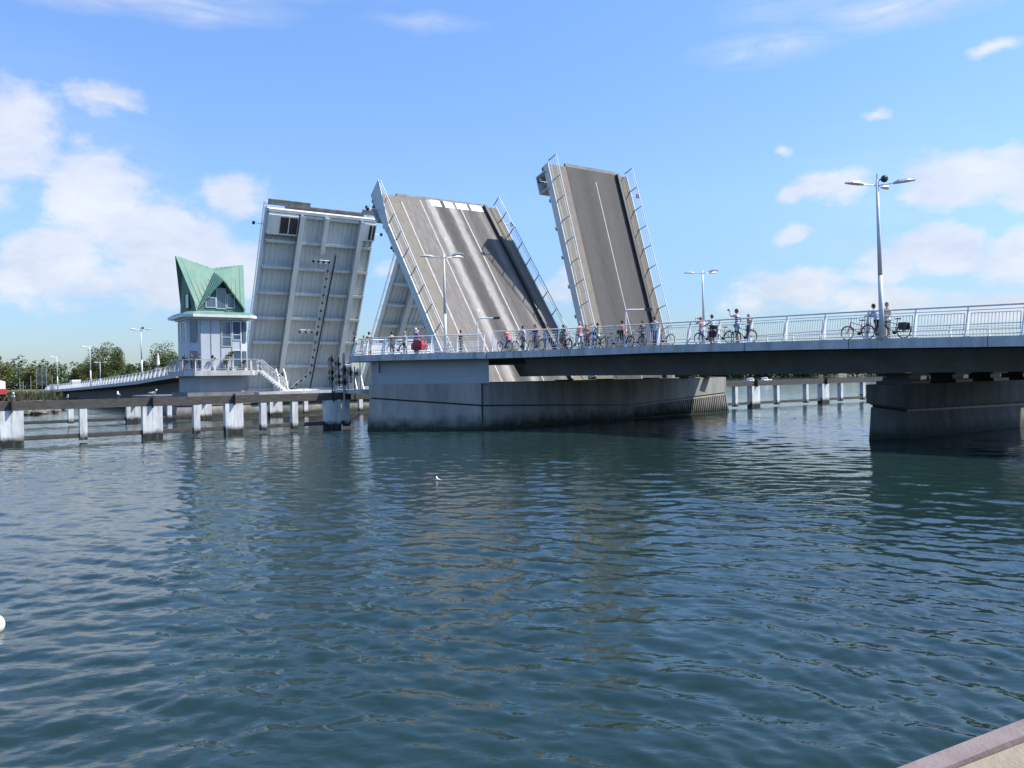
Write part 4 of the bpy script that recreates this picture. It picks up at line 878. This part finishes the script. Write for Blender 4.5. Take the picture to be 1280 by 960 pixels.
# ------------------------------------------------------------------ plants on the balcony
for i, (x, y, h, r) in enumerate(((-.95, -3.2, 1.15, .3), (.85, -3.2, 1.55, .42), (.2, -3.25, .8, .35), (2.1, -3.15, .75, .3), (-3.3, -1.7, 1.0, .45))):
    lab = ('slender potted shrub on the balcony, in front of the plain wall panel', 'tallest round potted shrub on the balcony, below the strip window', 'low bushy potted plant beside the tallest balcony shrub', 'small potted plant under the right-hand balcony window', 'dense potted shrub at the left corner of the balcony')[i]
    p = HB(x, y, 4.62); root = empty('potted_plant', p, lab, 'plant', 'potted plants on the balcony')
    MB().tube((0, 0, 0), (0, 0, .3), .15, .2, 10).build('pot', m_conc, root); MB().tube((0, 0, .3), (0, 0, h), .02).build('stem', m_bark, root)
    b = MB(); crown(b, (0, 0, h + .1), (r, r, r * .9), 240, random.Random(i), .07, 9); b.build('foliage', m_leafd, root)

# ------------------------------------------------------------------ people
MATS = {}
def cloth(c):
    if c not in MATS: MATS[c] = M('cloth', c, .8, tuple(x * .75 for x in c), 7, 5, .2, 30)
    return MATS[c]
m_stripe = M('striped_cloth', (.03, .05, .14), .8); 
t = m_stripe.node_tree; w_ = t.nodes.new('ShaderNodeTexWave'); w_.bands_direction = 'Z'; w_.inputs['Scale'].default_value = 2.6; tcn = t.nodes.new('ShaderNodeTexCoord'); t.links.new(tcn.outputs['Object'], w_.inputs['Vector'])
rp = t.nodes.new('ShaderNodeValToRGB'); rp.color_ramp.interpolation = 'CONSTANT'; rp.color_ramp.elements[0].color = (.03, .05, .16, 1); rp.color_ramp.elements[1].position = .6; rp.color_ramp.elements[1].color = (.7, .72, .75, 1); t.links.new(w_.outputs['Fac'], rp.inputs[0]); t.links.new(rp.outputs[0], t.nodes['Principled BSDF'].inputs['Base Color'])
def skin_mesh(name, verts, edges, radii, root_i=0, sub=1):
    me = bpy.data.meshes.new(name); me.from_pydata(verts, edges, []); o = bpy.data.objects.new(name, me); col.objects.link(o)
    md = o.modifiers.new('skin', 'SKIN'); md.use_smooth_shade = True; md.branch_smoothing = .3
    for i, r in enumerate(radii):
        sv = me.skin_vertices[0].data[i]; sv.radius = (r, r) if isinstance(r, (int, float)) else r; sv.use_root = (i == root_i)
    sb = o.modifiers.new('sub', 'SUBSURF'); sb.levels = sub; sb.render_levels = sub
    dg = bpy.context.evaluated_depsgraph_get(); dg.update()
    out = bpy.data.meshes.new_from_object(o.evaluated_get(dg)); bpy.data.objects.remove(o); bpy.data.meshes.remove(me); out.name = name
    return out
ARMS = { # elbow and hand for the right side (x mirrored on the left): relative to the shoulder
 'down': ((.06, -.02, -.29), (.07, .06, -.54)), 'rail': ((.06, .12, -.25), (.02, .36, -.30)), 'bars': ((.03, .17, -.22), (.0, .42, -.26)),
 'phone': ((.04, .22, -.06), (-.02, .34, .19)), 'up': ((.13, .20, -.04), (.02, .32, .20)), 'hip': ((.16, -.08, -.26), (.02, .04, -.40))}
def person(loc, rz, hgt, shirt, legs, hair, label, arms=('down', 'down'), shorts=False, lean=0.0, sleeves=True, group='people on the bridge', skirt=False, head_turn=0.0, bald=False, helmet=None, longhair=False, stride=.0):
    k = hgt / 1.75; root = empty('person', loc, label, 'person', group, rz)
    S = lambda p: (p[0] * k, p[1] * k, p[2] * k)
    ln = lambda p: (p[0], p[1] + lean * max(0, p[2] - .95), p[2] - .25 * lean * max(0, p[2] - .95))
    v, e, r = [], [], []
    def ad(p, rad, par=None):
        v.append(S(ln(p))); r.append((rad if isinstance(rad, tuple) else (rad, rad))); r[-1] = (r[-1][0] * k, r[-1][1] * k)
        if par is not None: e.append((par, len(v) - 1))
        return len(v) - 1
    pel = ad((0, 0, .96), (.135, .10)); wa = ad((0, .0, 1.12), (.12, .09), pel); ch = ad((0, .0, 1.30), (.14, .105), wa); sh = ad((0, -.005, 1.42), (.11, .085), ch); nk = ad((0, .005, 1.50), .052, sh); hb = ad((0, .02, 1.58), .062, nk)
    hands = {}; legsi = {}
    for sx in (-1, 1):
        hp = ad((sx * .085, 0, .90), .088, pel); kn = ad((sx * .095, .03 + stride * sx, .50), .058, hp); an = ad((sx * .10, -.01 + stride * 1.4 * sx, .09), .036, kn); he = ad((sx * .10, .0 + stride * 1.4 * sx, .045), .04, an); ad((sx * .115, .15 + stride * 1.4 * sx, .035), .032, he)
        so_ = ad((sx * .175, -.005, 1.415), .062, sh); arm = ARMS[arms[0] if sx < 0 else arms[1]]
        el_ = ad((sx * (.175 + arm[0][0]), arm[0][1], 1.415 + arm[0][2]), .042, so_); wr = ad((sx * (.175 + arm[1][0]), arm[1][1], 1.415 + arm[1][2]), .028, el_)
        E_, W_ = Vector((sx * (.175 + arm[0][0]), arm[0][1], 1.415 + arm[0][2])), Vector((sx * (.175 + arm[1][0]), arm[1][1], 1.415 + arm[1][2])); dd = (W_ - E_).normalized()
        sd = dd.cross(Vector((1, 0, 0))).normalized(); pm = W_ + dd * .06; pi = ad(tuple(pm), (.035, .022), wr)
        for q, ln_ in ((-1.5, .06), (-.5, .075), (.5, .07), (1.5, .055)):
            b0 = pm + dd * .035 + sd * q * .018; f0 = ad(tuple(b0), .009, pi); f1 = ad(tuple(b0 + dd * ln_ * .5 + Vector((-sx * .008, 0, 0))), .008, f0); ad(tuple(b0 + dd * ln_ * .9 + Vector((-sx * .028, 0, 0))), .007, f1)
        th0 = ad(tuple(W_ + dd * .03 - sd * .04), .010, pi); ad(tuple(W_ + dd * .075 - sd * .058), .009, th0)
        hands[sx] = tuple(pm)
    body = skin_mesh('body', v, e, r)
    # head: shaped, with nose and ears, part of the same body mesh
    hm = MB(); hc = Vector(ln((0, .035, 1.655))); hm.ball((0, 0, 0), (.076, .095, .118), 14, 10)
    for i, p in enumerate(hm.v):
        x, y, z = p
        if z < -.03: x *= 1 + (z + .03) * 2.6; y = y * (1 + (z + .03) * 1.2) + .01
        hm.v[i] = (x, y, z)
    hm.add([(0, .092, .015), (-.014, .09, -.022), (.014, .09, -.022), (0, .118, -.02), (0, .088, -.03)], [(0, 1, 3), (0, 3, 2), (1, 4, 3), (4, 2, 3)])
    for sx in (-1, 1): hm.ball((sx * .078, -.005, -.005), (.012, .022, .034), 6, 5)
    rot = Matrix.Rotation(head_turn, 3, 'Z')
    tf = lambda q: S(tuple(hc + rot @ Vector(q)))
    bm = bmesh.new(); bm.from_mesh(body)
    vs = [bm.verts.new(tf(p)) for p in hm.v]
    for f in hm.f:
        fc_ = bm.faces.new([vs[i] for i in f]); fc_.smooth = True
    bm.to_mesh(body); bm.free(); body.materials.clear(); body.materials.append(m_skin)
    bo = bpy.data.objects.new('body', body); col.objects.link(bo); bo.parent = root
    ey = MB()
    for sx in (-1, 1): ey.ball((sx * .03, .086, .018), .011, 6, 5)
    ey.v = [tf(p) for p in ey.v]; ey.build('eyes', m_black, bo)
    if helmet or not bald:
        hr = MB(); hr.ball((0, 0, 0), (.088, .106, .128), 14, 10)
        keep = lambda f: sum(hr.v[i][2] * .9 - hr.v[i][1] * 1.1 for i in f) / len(f) > -.012
        hr.f = [f for f in hr.f if keep(f)]
        if longhair: hr.ball((0, -.075, -.13), (.075, .045, .14), 10, 8)
        hr.v = [tf((p[0], p[1] - .006, p[2] + .006)) for p in hr.v]; hr.build('helmet' if helmet else 'hair', helmet or cloth(hair), root, smooth=True)
    # clothes: skins over the same joints, a little wider
    def garment(name, chain, mat):
        vv, ee, rr_ = [], [], []
        for p, rad, par in chain:
            vv.append(S(ln(p))); rad = rad if isinstance(rad, tuple) else (rad, rad); rr_.append((rad[0] * k, rad[1] * k))
            if par is not None: ee.append((par, len(vv) - 1))
        me = skin_mesh(name, vv, ee, rr_); me.materials.clear(); me.materials.append(mat); ob = bpy.data.objects.new(name, me); col.objects.link(ob); ob.parent = root
    A = [ARMS[arms[0]], ARMS[arms[1]]]
    ch_ = [((0, 0, 1.06), (.150, .115), None), ((0, 0, .93), (.158, .122), 0), ((0, 0, 1.30), (.158, .122), 0), ((0, -.005, 1.43), (.125, .098), 2)]
    for sx, arm in ((-1, A[0]), (1, A[1])):
        n0 = len(ch_); f = .75 if sleeves else 1.7
        s_ = Vector((sx * .175, -.005, 1.415)); el2 = Vector((sx * (.175 + arm[0][0]), arm[0][1], 1.415 + arm[0][2])); wr2 = Vector((sx * (.175 + arm[1][0]), arm[1][1], 1.415 + arm[1][2]))
        ch_.append((tuple(s_), .075, 3)); ch_.append((tuple(s_.lerp(el2, .75) if sleeves else el2), .060, n0))
        if not sleeves: ch_.append((tuple(el2.lerp(wr2, .9)), .045, n0 + 1))
    garment('shirt', ch_, shirt if not isinstance(shirt, tuple) else cloth(shirt))
    lg = [((0, 0, .96), (.150, .115), None)]
    for sx in (-1, 1):
        n0 = len(lg); lg.append(((sx * .088, 0, .88), .105, 0)); lg.append(((sx * .096, .03 + stride * sx, .52), .080 if shorts else .074, n0))
        if not shorts: lg.append(((sx * .10, -.005 + stride * 1.4 * sx, .12), .058, n0 + 1))
    garment('shorts' if shorts else 'trousers', lg, cloth(legs))
    so2 = MB()
    for sx in (-1, 1): so2.loft([[S((sx * .105 + a * .048, b + stride * 1.4 * sx, z)) for a, b in ((-1, -.055), (1, -.055), (1.05, .12), (.3, .2), (-.5, .2), (-1, .1))] for z in (0, .055)])
    so2.build('shoes', cloth((.08, .08, .09)), root)
    return root, {s: S(ln(h_)) for s, h_ in hands.items()}
TOC = math.atan2(-.8, -.1)
# direction helpers: a figure's front is +Y; turn so that it faces a plan direction
def face(d): return math.atan2(d.y, d.x) - math.pi / 2
FU, FR, FC, FV = face(U), face(-U), face(-V), face(V)
def dk(s, ins): return B(s, te(s) + ins, zd(s) + .02)
W_ = (.70, .72, .75); NV = (.03, .04, .08); BR = (.10, .05, .03); BL = (.02, .018, .015); BD = (.50, .36, .16); GY = (.42, .40, .38); JN = (.12, .18, .32)
def pl_(s, dt, z=5.13): return B(s, tp(s) + dt, z)
PEOPLE = [
 dict(loc=dk(-34.3, .75), rz=FU, hgt=1.74, shirt=(.35, .50, .72), legs=NV, hair=BL, label='cyclist in light blue shirt holding a red bicycle, left of the tall lamp', arms=('bars', 'bars'), lean=.25, sleeves=False),
 dict(loc=dk(-34.78, .70), rz=FC, hgt=1.72, shirt=W_, legs=(.62, .58, .52), hair=BL, label='cyclist in white shirt and pale trousers, right of the tall lamp', arms=('rail', 'rail')),
 dict(loc=dk(-26.22, .65), rz=FU + .3, hgt=1.90, shirt=m_stripe, legs=(.38, .52, .70), hair=BR, label='tall man in navy striped shirt and blue shorts raising a camera', arms=('up', 'hip'), shorts=True),
 dict(loc=dk(-26.75, 1.0), rz=FU + .2, hgt=1.62, shirt=(.02, .02, .025), legs=(.02, .02, .025), hair=GY, label='bald person in black close behind the tall striped man', bald=True),
 dict(loc=dk(-24.40, .7), rz=FU, hgt=1.68, shirt=W_, legs=(.24, .16, .10), hair=BR, label='man in white shirt and brown trousers holding a bicycle', arms=('bars', 'bars')),
 dict(loc=dk(-23.45, .8), rz=FU - .2, hgt=1.60, shirt=(.62, .22, .27), legs=(.42, .48, .62), hair=(.25, .12, .06), label='woman in pink top lifting a phone, farthest left of the open-sky group', arms=('phone', 'phone')),
 dict(loc=dk(-20.11, .75), rz=FV, hgt=1.80, shirt=(.50, .58, .70), legs=JN, hair=BR, label='man in pale blue shirt with his back turned, below the narrow leaf', arms=('rail', 'rail')),
 dict(loc=dk(-19.31, .8), rz=FU, hgt=1.62, shirt=(.08, .06, .06), legs=(.10, .10, .12), hair=(.16, .08, .05), label='brown-haired person in dark top in front of the narrow leaf', arms=('rail', 'down')),
 dict(loc=dk(-17.85, 1.1), rz=FU, hgt=1.70, shirt=(.66, .20, .15), legs=(.03, .04, .07), hair=BL, label='dark-haired woman in coral top and dark shorts', arms=('down', 'hip'), shorts=True),
 dict(loc=dk(-16.68, .7), rz=FU, hgt=1.62, shirt=(.34, .40, .24), legs=W_, hair=BR, label='brown-haired person in green top with white trousers', arms=('rail', 'bars')),
 dict(loc=dk(-16.03, .7), rz=FC + .5, hgt=1.60, shirt=(.72, .30, .20), legs=(.22, .06, .08), hair=BR, label='person in orange top bending forward at the railing', arms=('rail', 'rail'), lean=.3),
 dict(loc=dk(-15.35, 1.1), rz=FU, hgt=1.78, shirt=(.68, .24, .30), legs=(.40, .45, .52), hair=BD, label='tall blond man in pink shirt before the patch of sky', arms=('down', 'bars')),
 dict(loc=dk(-14.6, .8), rz=FV, hgt=1.62, shirt=(.03, .03, .05), legs=(.55, .30, .24), hair=BR, label='person in black top left of the tall blond man', arms=('rail', 'rail'), shorts=True),
 dict(loc=dk(-13.69, .65), rz=FV, hgt=1.36, shirt=(.50, .58, .74), legs=JN, hair=(.55, .5, .45), label='child in pale blue shirt at the railing', arms=('rail', 'rail')),
 dict(loc=dk(-13.03, .9), rz=FC, hgt=1.72, shirt=(.16, .03, .05), legs=(.05, .05, .07), hair=(.06, .02, .015), label='woman with long dark red hair and wine coloured top', arms=('down', 'rail'), longhair=True),
 dict(loc=dk(-12.45, .75), rz=FV, hgt=1.66, shirt=(.56, .62, .76), legs=(.13, .19, .34), hair=BL, label='man in light blue shirt and jeans seen from behind, beside the fascia joint', arms=('hip', 'hip')),
 dict(loc=dk(-11.65, .8), rz=FU, hgt=1.62, shirt=(.72, .14, .18), legs=(.40, .36, .34), hair=BD, label='blonde woman in bright pink top leaning over a blue bicycle', arms=('bars', 'bars'), lean=.35),
 dict(loc=pl_(-6.75, .75), rz=FV, hgt=1.76, shirt=(.16, .10, .42), legs=(.03, .03, .05), hair=BL, label='cyclist in purple jacket and white helmet by the red trailer', arms=('bars', 'bars'), helmet=m_white, sleeves=False),
 dict(loc=pl_(-6.03, 1.9), rz=FV, hgt=1.66, shirt=(.55, .56, .56), legs=(.2, .2, .22), hair=(.62, .6, .58), label='white-haired person just left of the purple cyclist'),
 dict(loc=pl_(-5.0, 2.0), rz=FV, hgt=1.62, shirt=(.50, .40, .32), legs=(.2, .18, .16), hair=(.45, .40, .33), label='grey-haired person looking over the white guard wall'),
 dict(loc=pl_(-4.1, 1.7), rz=FU, hgt=1.66, shirt=(.05, .05, .06), legs=(.06, .06, .08), hair=(.05, .02, .015), label='dark-haired person in black looking along the platform'),
 dict(loc=pl_(-2.95, .8), rz=FU, hgt=1.68, shirt=(.05, .05, .09), legs=(.05, .05, .08), hair=BL, label='person all in dark clothes standing alone at the platform rail', arms=('rail', 'down')),
 dict(loc=pl_(-1.95, .95), rz=FU, hgt=1.50, shirt=(.55, .52, .50), legs=(.45, .30, .26), hair=(.22, .18, .15), label='shorter person in pale top near the platform corner'),
 dict(loc=pl_(-1.55, .45), rz=FC - .5, hgt=1.74, shirt=(.10, .03, .04), legs=(.55, .20, .18), hair=(.08, .02, .02), label='long-haired woman in dark red top at the platform corner', arms=('hip', 'rail'), longhair=True),
 dict(loc=pl_(-7.9, 2.6), rz=FV, hgt=1.60, shirt=(.10, .08, .08), legs=(.1, .1, .12), hair=BL, label='dark-haired person half hidden beside the platform lamp'),
 dict(loc=HB(-2.9, -3.0, 4.63), rz=FC, hgt=1.70, shirt=(.03, .03, .04), legs=(.04, .04, .06), hair=(.16, .06, .04), label='red-brown-haired person in black at the left end of the balcony', arms=('rail', 'rail'), group='people on the control house balcony'),
 dict(loc=HB(-2.2, -3.2, 4.63), rz=FC, hgt=1.62, shirt=(.05, .05, .07), legs=(.04, .04, .06), hair=BL, label='black-haired person in dark clothes second from the balcony left end', arms=('rail', 'down'), group='people on the control house balcony'),
 dict(loc=HB(.45, -3.15, 4.63), rz=FC, hgt=1.55, shirt=(.05, .05, .08), legs=(.10, .10, .14), hair=BL, label='dark-clad person between the balcony shrubs', arms=('rail', 'rail'), group='people on the control house balcony'),
]
HANDS = []
for p in PEOPLE: HANDS.append(person(**p))
# what they hold: camera and phone
r_, h_ = HANDS[2]; c_ = r_.location + Matrix.Rotation(r_.rotation_euler.z, 3, 'Z') @ Vector(h_[-1])
ca = empty('hand_camera', tuple(c_), 'black camera held up by the tall striped man', 'camera'); ca.rotation_euler = r_.rotation_euler
MB().box(-.07, .07, .0, .05, .02, .11).build('body', m_dark, ca); MB().tube((0, .05, .06), (0, .11, .06), .032, .034, 12).build('lens', m_black, ca)
r_, h_ = HANDS[5]; c_ = r_.location + Matrix.Rotation(r_.rotation_euler.z, 3, 'Z') @ Vector(h_[1])
ph = empty('phone', tuple(c_), 'dark phone held up by the woman in pink', 'phone'); ph.rotation_euler = r_.rotation_euler
MB().box(-.14, .0, .03, .045, .0, .08).build('body', m_dark, ph); MB().box(-.135, -.005, .026, .0299, .006, .074).build('screen', m_glass, ph)

# ------------------------------------------------------------------ bicycles (local x forward)
def bicycle(loc, rz, frame, label, bag=None, basket=False, child=False, rear_cover=None):
    root = empty('bicycle', loc, label, 'bicycle', 'bicycles on the bridge', rz)
    for x, nm in ((-.52, 'wheel'), (.55, 'wheel')):
        w = MB().ring((x, 0, .345), .325, .020).build(nm, m_black, root)
        rm = MB().ring((x, 0, .345), .300, .010); 
        for i in range(18): a = 2 * math.pi * i / 18; rm.tube((x, 0, .345), (x + .3 * math.cos(a), .012 * (-1) ** i, .345 + .3 * math.sin(a)), .0022, None, 3, False)
        rm.tube((x, -.04, .345), (x, .04, .345), .025); rm.build('rim', m_galv, w)
        mg = MB(); rr2 = []
        for i in range(12):
            a = R(20 + 150 * i / 11) if x > 0 else R(0 + 165 * i / 11); rr2.append([(x + q * math.cos(a), y, .345 + q * math.sin(a)) for q, y in ((.36, -.025), (.372, 0), (.36, .025))])
        mg.loft(rr2, False, False); mg.build('mudguard', frame, root)
    f = MB(); bb, st_, hd, hd2 = (-.08, 0, .30), (-.22, 0, .80), (.36, 0, .86), (.40, 0, .70)
    f.path([bb, hd2], .018); f.path([(-.19, 0, .68), hd], .016); f.path([bb, st_], .017); f.path([hd, hd2], .022)
    for y in (-.05, .05): f.tube((-.52, y, .345), (-.19, y * .4, .68), .009); f.tube((-.52, y, .345), bb, .010); f.tube(hd2, (.55, y, .345), .013)
    f.build('frame', frame, root)
    hbar = MB(); hbar.path([hd, (.34, 0, 1.02)], .013); hbar.path([(.22, -.30, 1.04), (.33, -.2, 1.05), (.36, 0, 1.03), (.33, .2, 1.05), (.22, .30, 1.04)], .012); hbar.build('handlebar', m_galv, root)
    sd = MB(); sd.loft([[(-.36, -.09, .90), (-.36, .09, .90), (-.36, .07, .95), (-.36, -.07, .95)], [(-.24, -.06, .90), (-.24, .06, .90), (-.24, .05, .95), (-.24, -.05, .95)], [(-.08, -.02, .91), (-.08, .02, .91), (-.08, .015, .94), (-.08, -.015, .94)]]); sd.tube(st_, (-.24, 0, .91), .013); sd.build('saddle', m_black, root)
    ck = MB(); ck.tube((-.08, -.03, .30), (-.08, .03, .30), .085, .085, 14); ck.tube((-.08, .06, .30), (.08, .06, .24), .012); ck.tube((-.08, -.06, .30), (-.24, -.06, .36), .012); ck.box(.05, .12, .06, .14, .225, .25); ck.box(-.28, -.2, -.14, -.06, .35, .375); ck.build('crank', m_dark, root)
    rk_ = MB(); rk_.box(-.72, -.28, -.06, .06, .735, .75); rk_.tube((-.60, .06, .74), (-.52, .06, .36), .007); rk_.tube((-.60, -.06, .74), (-.52, -.06, .36), .007); rk_.build('carrier', m_dark, root)
    if bag:
        for y in (-.15, .15): MB().loft([[(-.72, y - .06, .72), (-.36, y - .06, .72), (-.36, y + .06, .72), (-.72, y + .06, .72)], [(-.70, y - .07, .40), (-.40, y - .07, .40), (-.40, y + .07, .40), (-.70, y + .07, .40)]]).build('pannier', bag, root)
    if basket: MB().loft([[(.42, -.14, .86), (.68, -.14, .86), (.68, .14, .86), (.42, .14, .86)], [(.40, -.18, 1.08), (.74, -.18, 1.08), (.74, .18, 1.08), (.40, .18, 1.08)]], caps=False).build('basket', m_dark, root)
    return root
RU, RD = math.atan2(U.y, U.x), math.atan2(-U.y, -U.x)
def bk_(s, ins, rz, *a, **k): return bicycle(dk(s, ins), rz, *a, **k)
m_bkb = M('blue_bike_paint', (.06, .16, .42), .4); m_bkg = M('grey_bike_paint', (.20, .21, .22), .4); m_bkr = M('red_bike_paint', (.42, .06, .05), .4); m_bkk = M('black_bike_paint', (.02, .02, .022), .4); m_bks = M('silver_bike_paint', (.5, .52, .54), .35); m_bagr = M('dark_red_bag', (.20, .03, .04), .8); m_bkgr = M('green_bike_paint', (.10, .22, .14), .4)
bk_(-33.55, .35, RU, m_bkr, 'red bicycle left of the tall lamp post'); bk_(-35.25, .30, RU, m_bkk, 'black bicycle with panniers right of the tall lamp post', m_dark)
bk_(-26.9, .35, RU, m_bkk, 'black bicycle behind the tall striped man'); bk_(-25.35, .38, RU, m_bkg, 'dark grey bicycle held by the man in brown trousers', None, True)
bk_(-24.2, .36, RU, m_bkb, 'blue bicycle with dark red panniers beside the woman with a phone', m_bagr); bk_(-19.2, .4, RU, m_bks, 'silver bicycle in front of the brown-haired person in dark top')
bk_(-18.4, .45, RU, m_bkk, 'black bicycle under the coral-topped woman'); bk_(-16.9, .4, RU, m_bkgr, 'green bicycle beside the person in green top', None, True)
bk_(-15.4, .5, RU, m_bks, 'silver bicycle with white bag at the tall blond man', m_white); bk_(-14.9, .38, RU, m_bkk, 'black bicycle before the person in black top')
bk_(-13.4, .4, RU, m_bkg, 'grey bicycle between the child and the red-haired woman'); bk_(-11.7, .40, RU, m_bkb, 'blue bicycle under the blonde woman in bright pink')
bk_(-17.6, .75, RD, m_bks, 'silver bicycle facing right, left of the coral-topped woman', None, True); bk_(-14.2, .8, RU, m_bkr, 'red bicycle half behind the child in pale blue'); bk_(-20.6, .9, RD, m_bkk, 'black bicycle right of the man with his back turned', m_bagr); bk_(-12.5, .45, RU, m_bks, 'silver bicycle in front of the man in jeans'); bk_(-16.2, .85, RU, m_bkb, 'blue bicycle behind the bending person in orange')
bicycle(pl_(-5.95, .45), RU + .4, m_bkk, 'black bicycle pulling the red trailer', None)
# red trailer and pale box trailer
trl = empty('bike_trailer', pl_(-7.15, .45), 'red bicycle trailer with hooped cover', 'bicycle trailer', None, RU + .4)
MB().loft([[(-.42, -.32, .28), (.42, -.32, .28), (.42, .32, .28), (-.42, .32, .28)], [(-.46, -.33, .62), (.46, -.33, .62), (.46, .33, .62), (-.46, .33, .62)], [(-.36, -.28, .92), (.22, -.28, .92), (.22, .28, .92), (-.36, .28, .92)]]).build('cover', M('red_canvas', (.58, .06, .07), .7), trl)
for y in (-.38, .38):
    w = MB().ring((-.05, y, .25), .23, .02).build('wheel', m_black, trl); rm = MB()
    for i in range(10): a = 2 * math.pi * i / 10; rm.tube((-.05, y, .25), (-.05 + .22 * math.cos(a), y, .25 + .22 * math.sin(a)), .003, None, 3, False)
    rm.build('rim', m_galv, w)
MB().path([(.42, -.2, .32), (.8, -.1, .4)], .015).build('tow_bar', m_galv, trl)

# ------------------------------------------------------------------ birds and float
def gull(loc, rz, label, grey=m_featherg, swim=False, s=1.0):
    root = empty('gull', loc, label, 'gull', 'gulls about the channel', rz); z0 = -.07 if swim else .13; k = s
    b = MB(); rings = []
    for x, ry, rzz, zc in ((-.24, .012, .012, .03), (-.15, .05, .04, .015), (-.02, .085, .075, .0), (.08, .075, .075, .01), (.14, .045, .05, .06), (.17, .042, .045, .12), (.20, .048, .048, .155), (.235, .034, .036, .155), (.262, .012, .012, .148)):
        rings.append([(x * k, ry * k * math.cos(2 * math.pi * i / 10), (z0 + .08 + zc + rzz * math.sin(2 * math.pi * i / 10)) * k) for i in range(10)])
    b.loft(rings); b.build('body', m_feather, root, smooth=True)
    for sg in (-1, 1):
        w = MB(); w.loft([[(x * k, sg * y * k, (z0 + z) * k) for y, z in ((yy, .03), (yy + .014, .08), (yy - .01, .135))] for x, yy in ((.07, .075), (-.04, .085), (-.18, .05), (-.30, .01))]); w.build('wing', grey, root, smooth=True)
        if not swim: MB().tube((0, sg * .03 * k, 0), (0, sg * .03 * k, .16 * k), .008 * k).build('leg', m_beak, root)
    MB().tube((.255 * k, 0, (z0 + .225) * k), (.31 * k, 0, (z0 + .215) * k), .012 * k, .003 * k, 6).build('beak', m_beak, root)
    return root
def on_f1(t, dx=0): x, y = F1(t); return (x + dx, y, 2.58)
gull(on_f1(-29.2), RD, 'white gull on the leftmost visible fender pile', s=1.3); gull(on_f1(-21.6), RD + .6, 'white gull on the fender pile below the left span', s=1.3)
gull(on_f1(-23.6), RU, 'small gull on the beam between the two left piles', s=1.1); gull(on_f1(-26.4), RD, 'tiny pale gull on the beam near the rocky shore', s=.8)
x, y = F3(53.5); gull((x, y, .56), RU, 'dark bird on the low beam under the right-hand span', m_dark, s=1.2)
gull((-2.6, 28.6, 0), RU, 'lone white gull floating on the open water', swim=True, s=.6)
fl = empty('mooring_float', (-7.56, 11.98, 0), 'white round float at the left picture edge', 'float')
MB().ball((0, 0, .07), (.135, .135, .15), 18, 12).build('ball', M('white_plastic', (.8, .79, .75), .4, (.7, .69, .66), 6), fl, smooth=True); MB().tube((0, 0, .20), (0, 0, .28), .03, .03, 8).build('eye', m_galv, fl)
# small boats far off between the fender posts
for i, (x, y, lab) in enumerate(((72, 250, 'tiny white motor boat seen between the fender posts beyond the pier'), (80, 262, 'smaller white boat farther out beyond the fender posts'))):
    root = empty('motor_boat', (x, y, 0), lab, 'boat', 'small boats beyond the bridge', .5)
    MB().loft([[(xx, -w, zt), (xx, -w * .6, -.2), (xx, w * .6, -.2), (xx, w, zt)] for xx, w, zt in ((-2.6, .85, .75), (0, 1.0, .8), (1.8, .7, .95), (2.9, .08, 1.15))]).build('hull', m_white, root)
    MB().loft([[(-1.0, -.7, .8), (1.2, -.55, .85), (1.2, .55, .85), (-1.0, .7, .8)], [(-.9, -.6, 1.75), (.5, -.5, 1.75), (.5, .5, 1.75), (-.9, .6, 1.75)]]).build('cabin', m_white, root)
    MB().box(-.8, .3, -.68, -.60, 1.2, 1.55).build('window', m_glass, root)
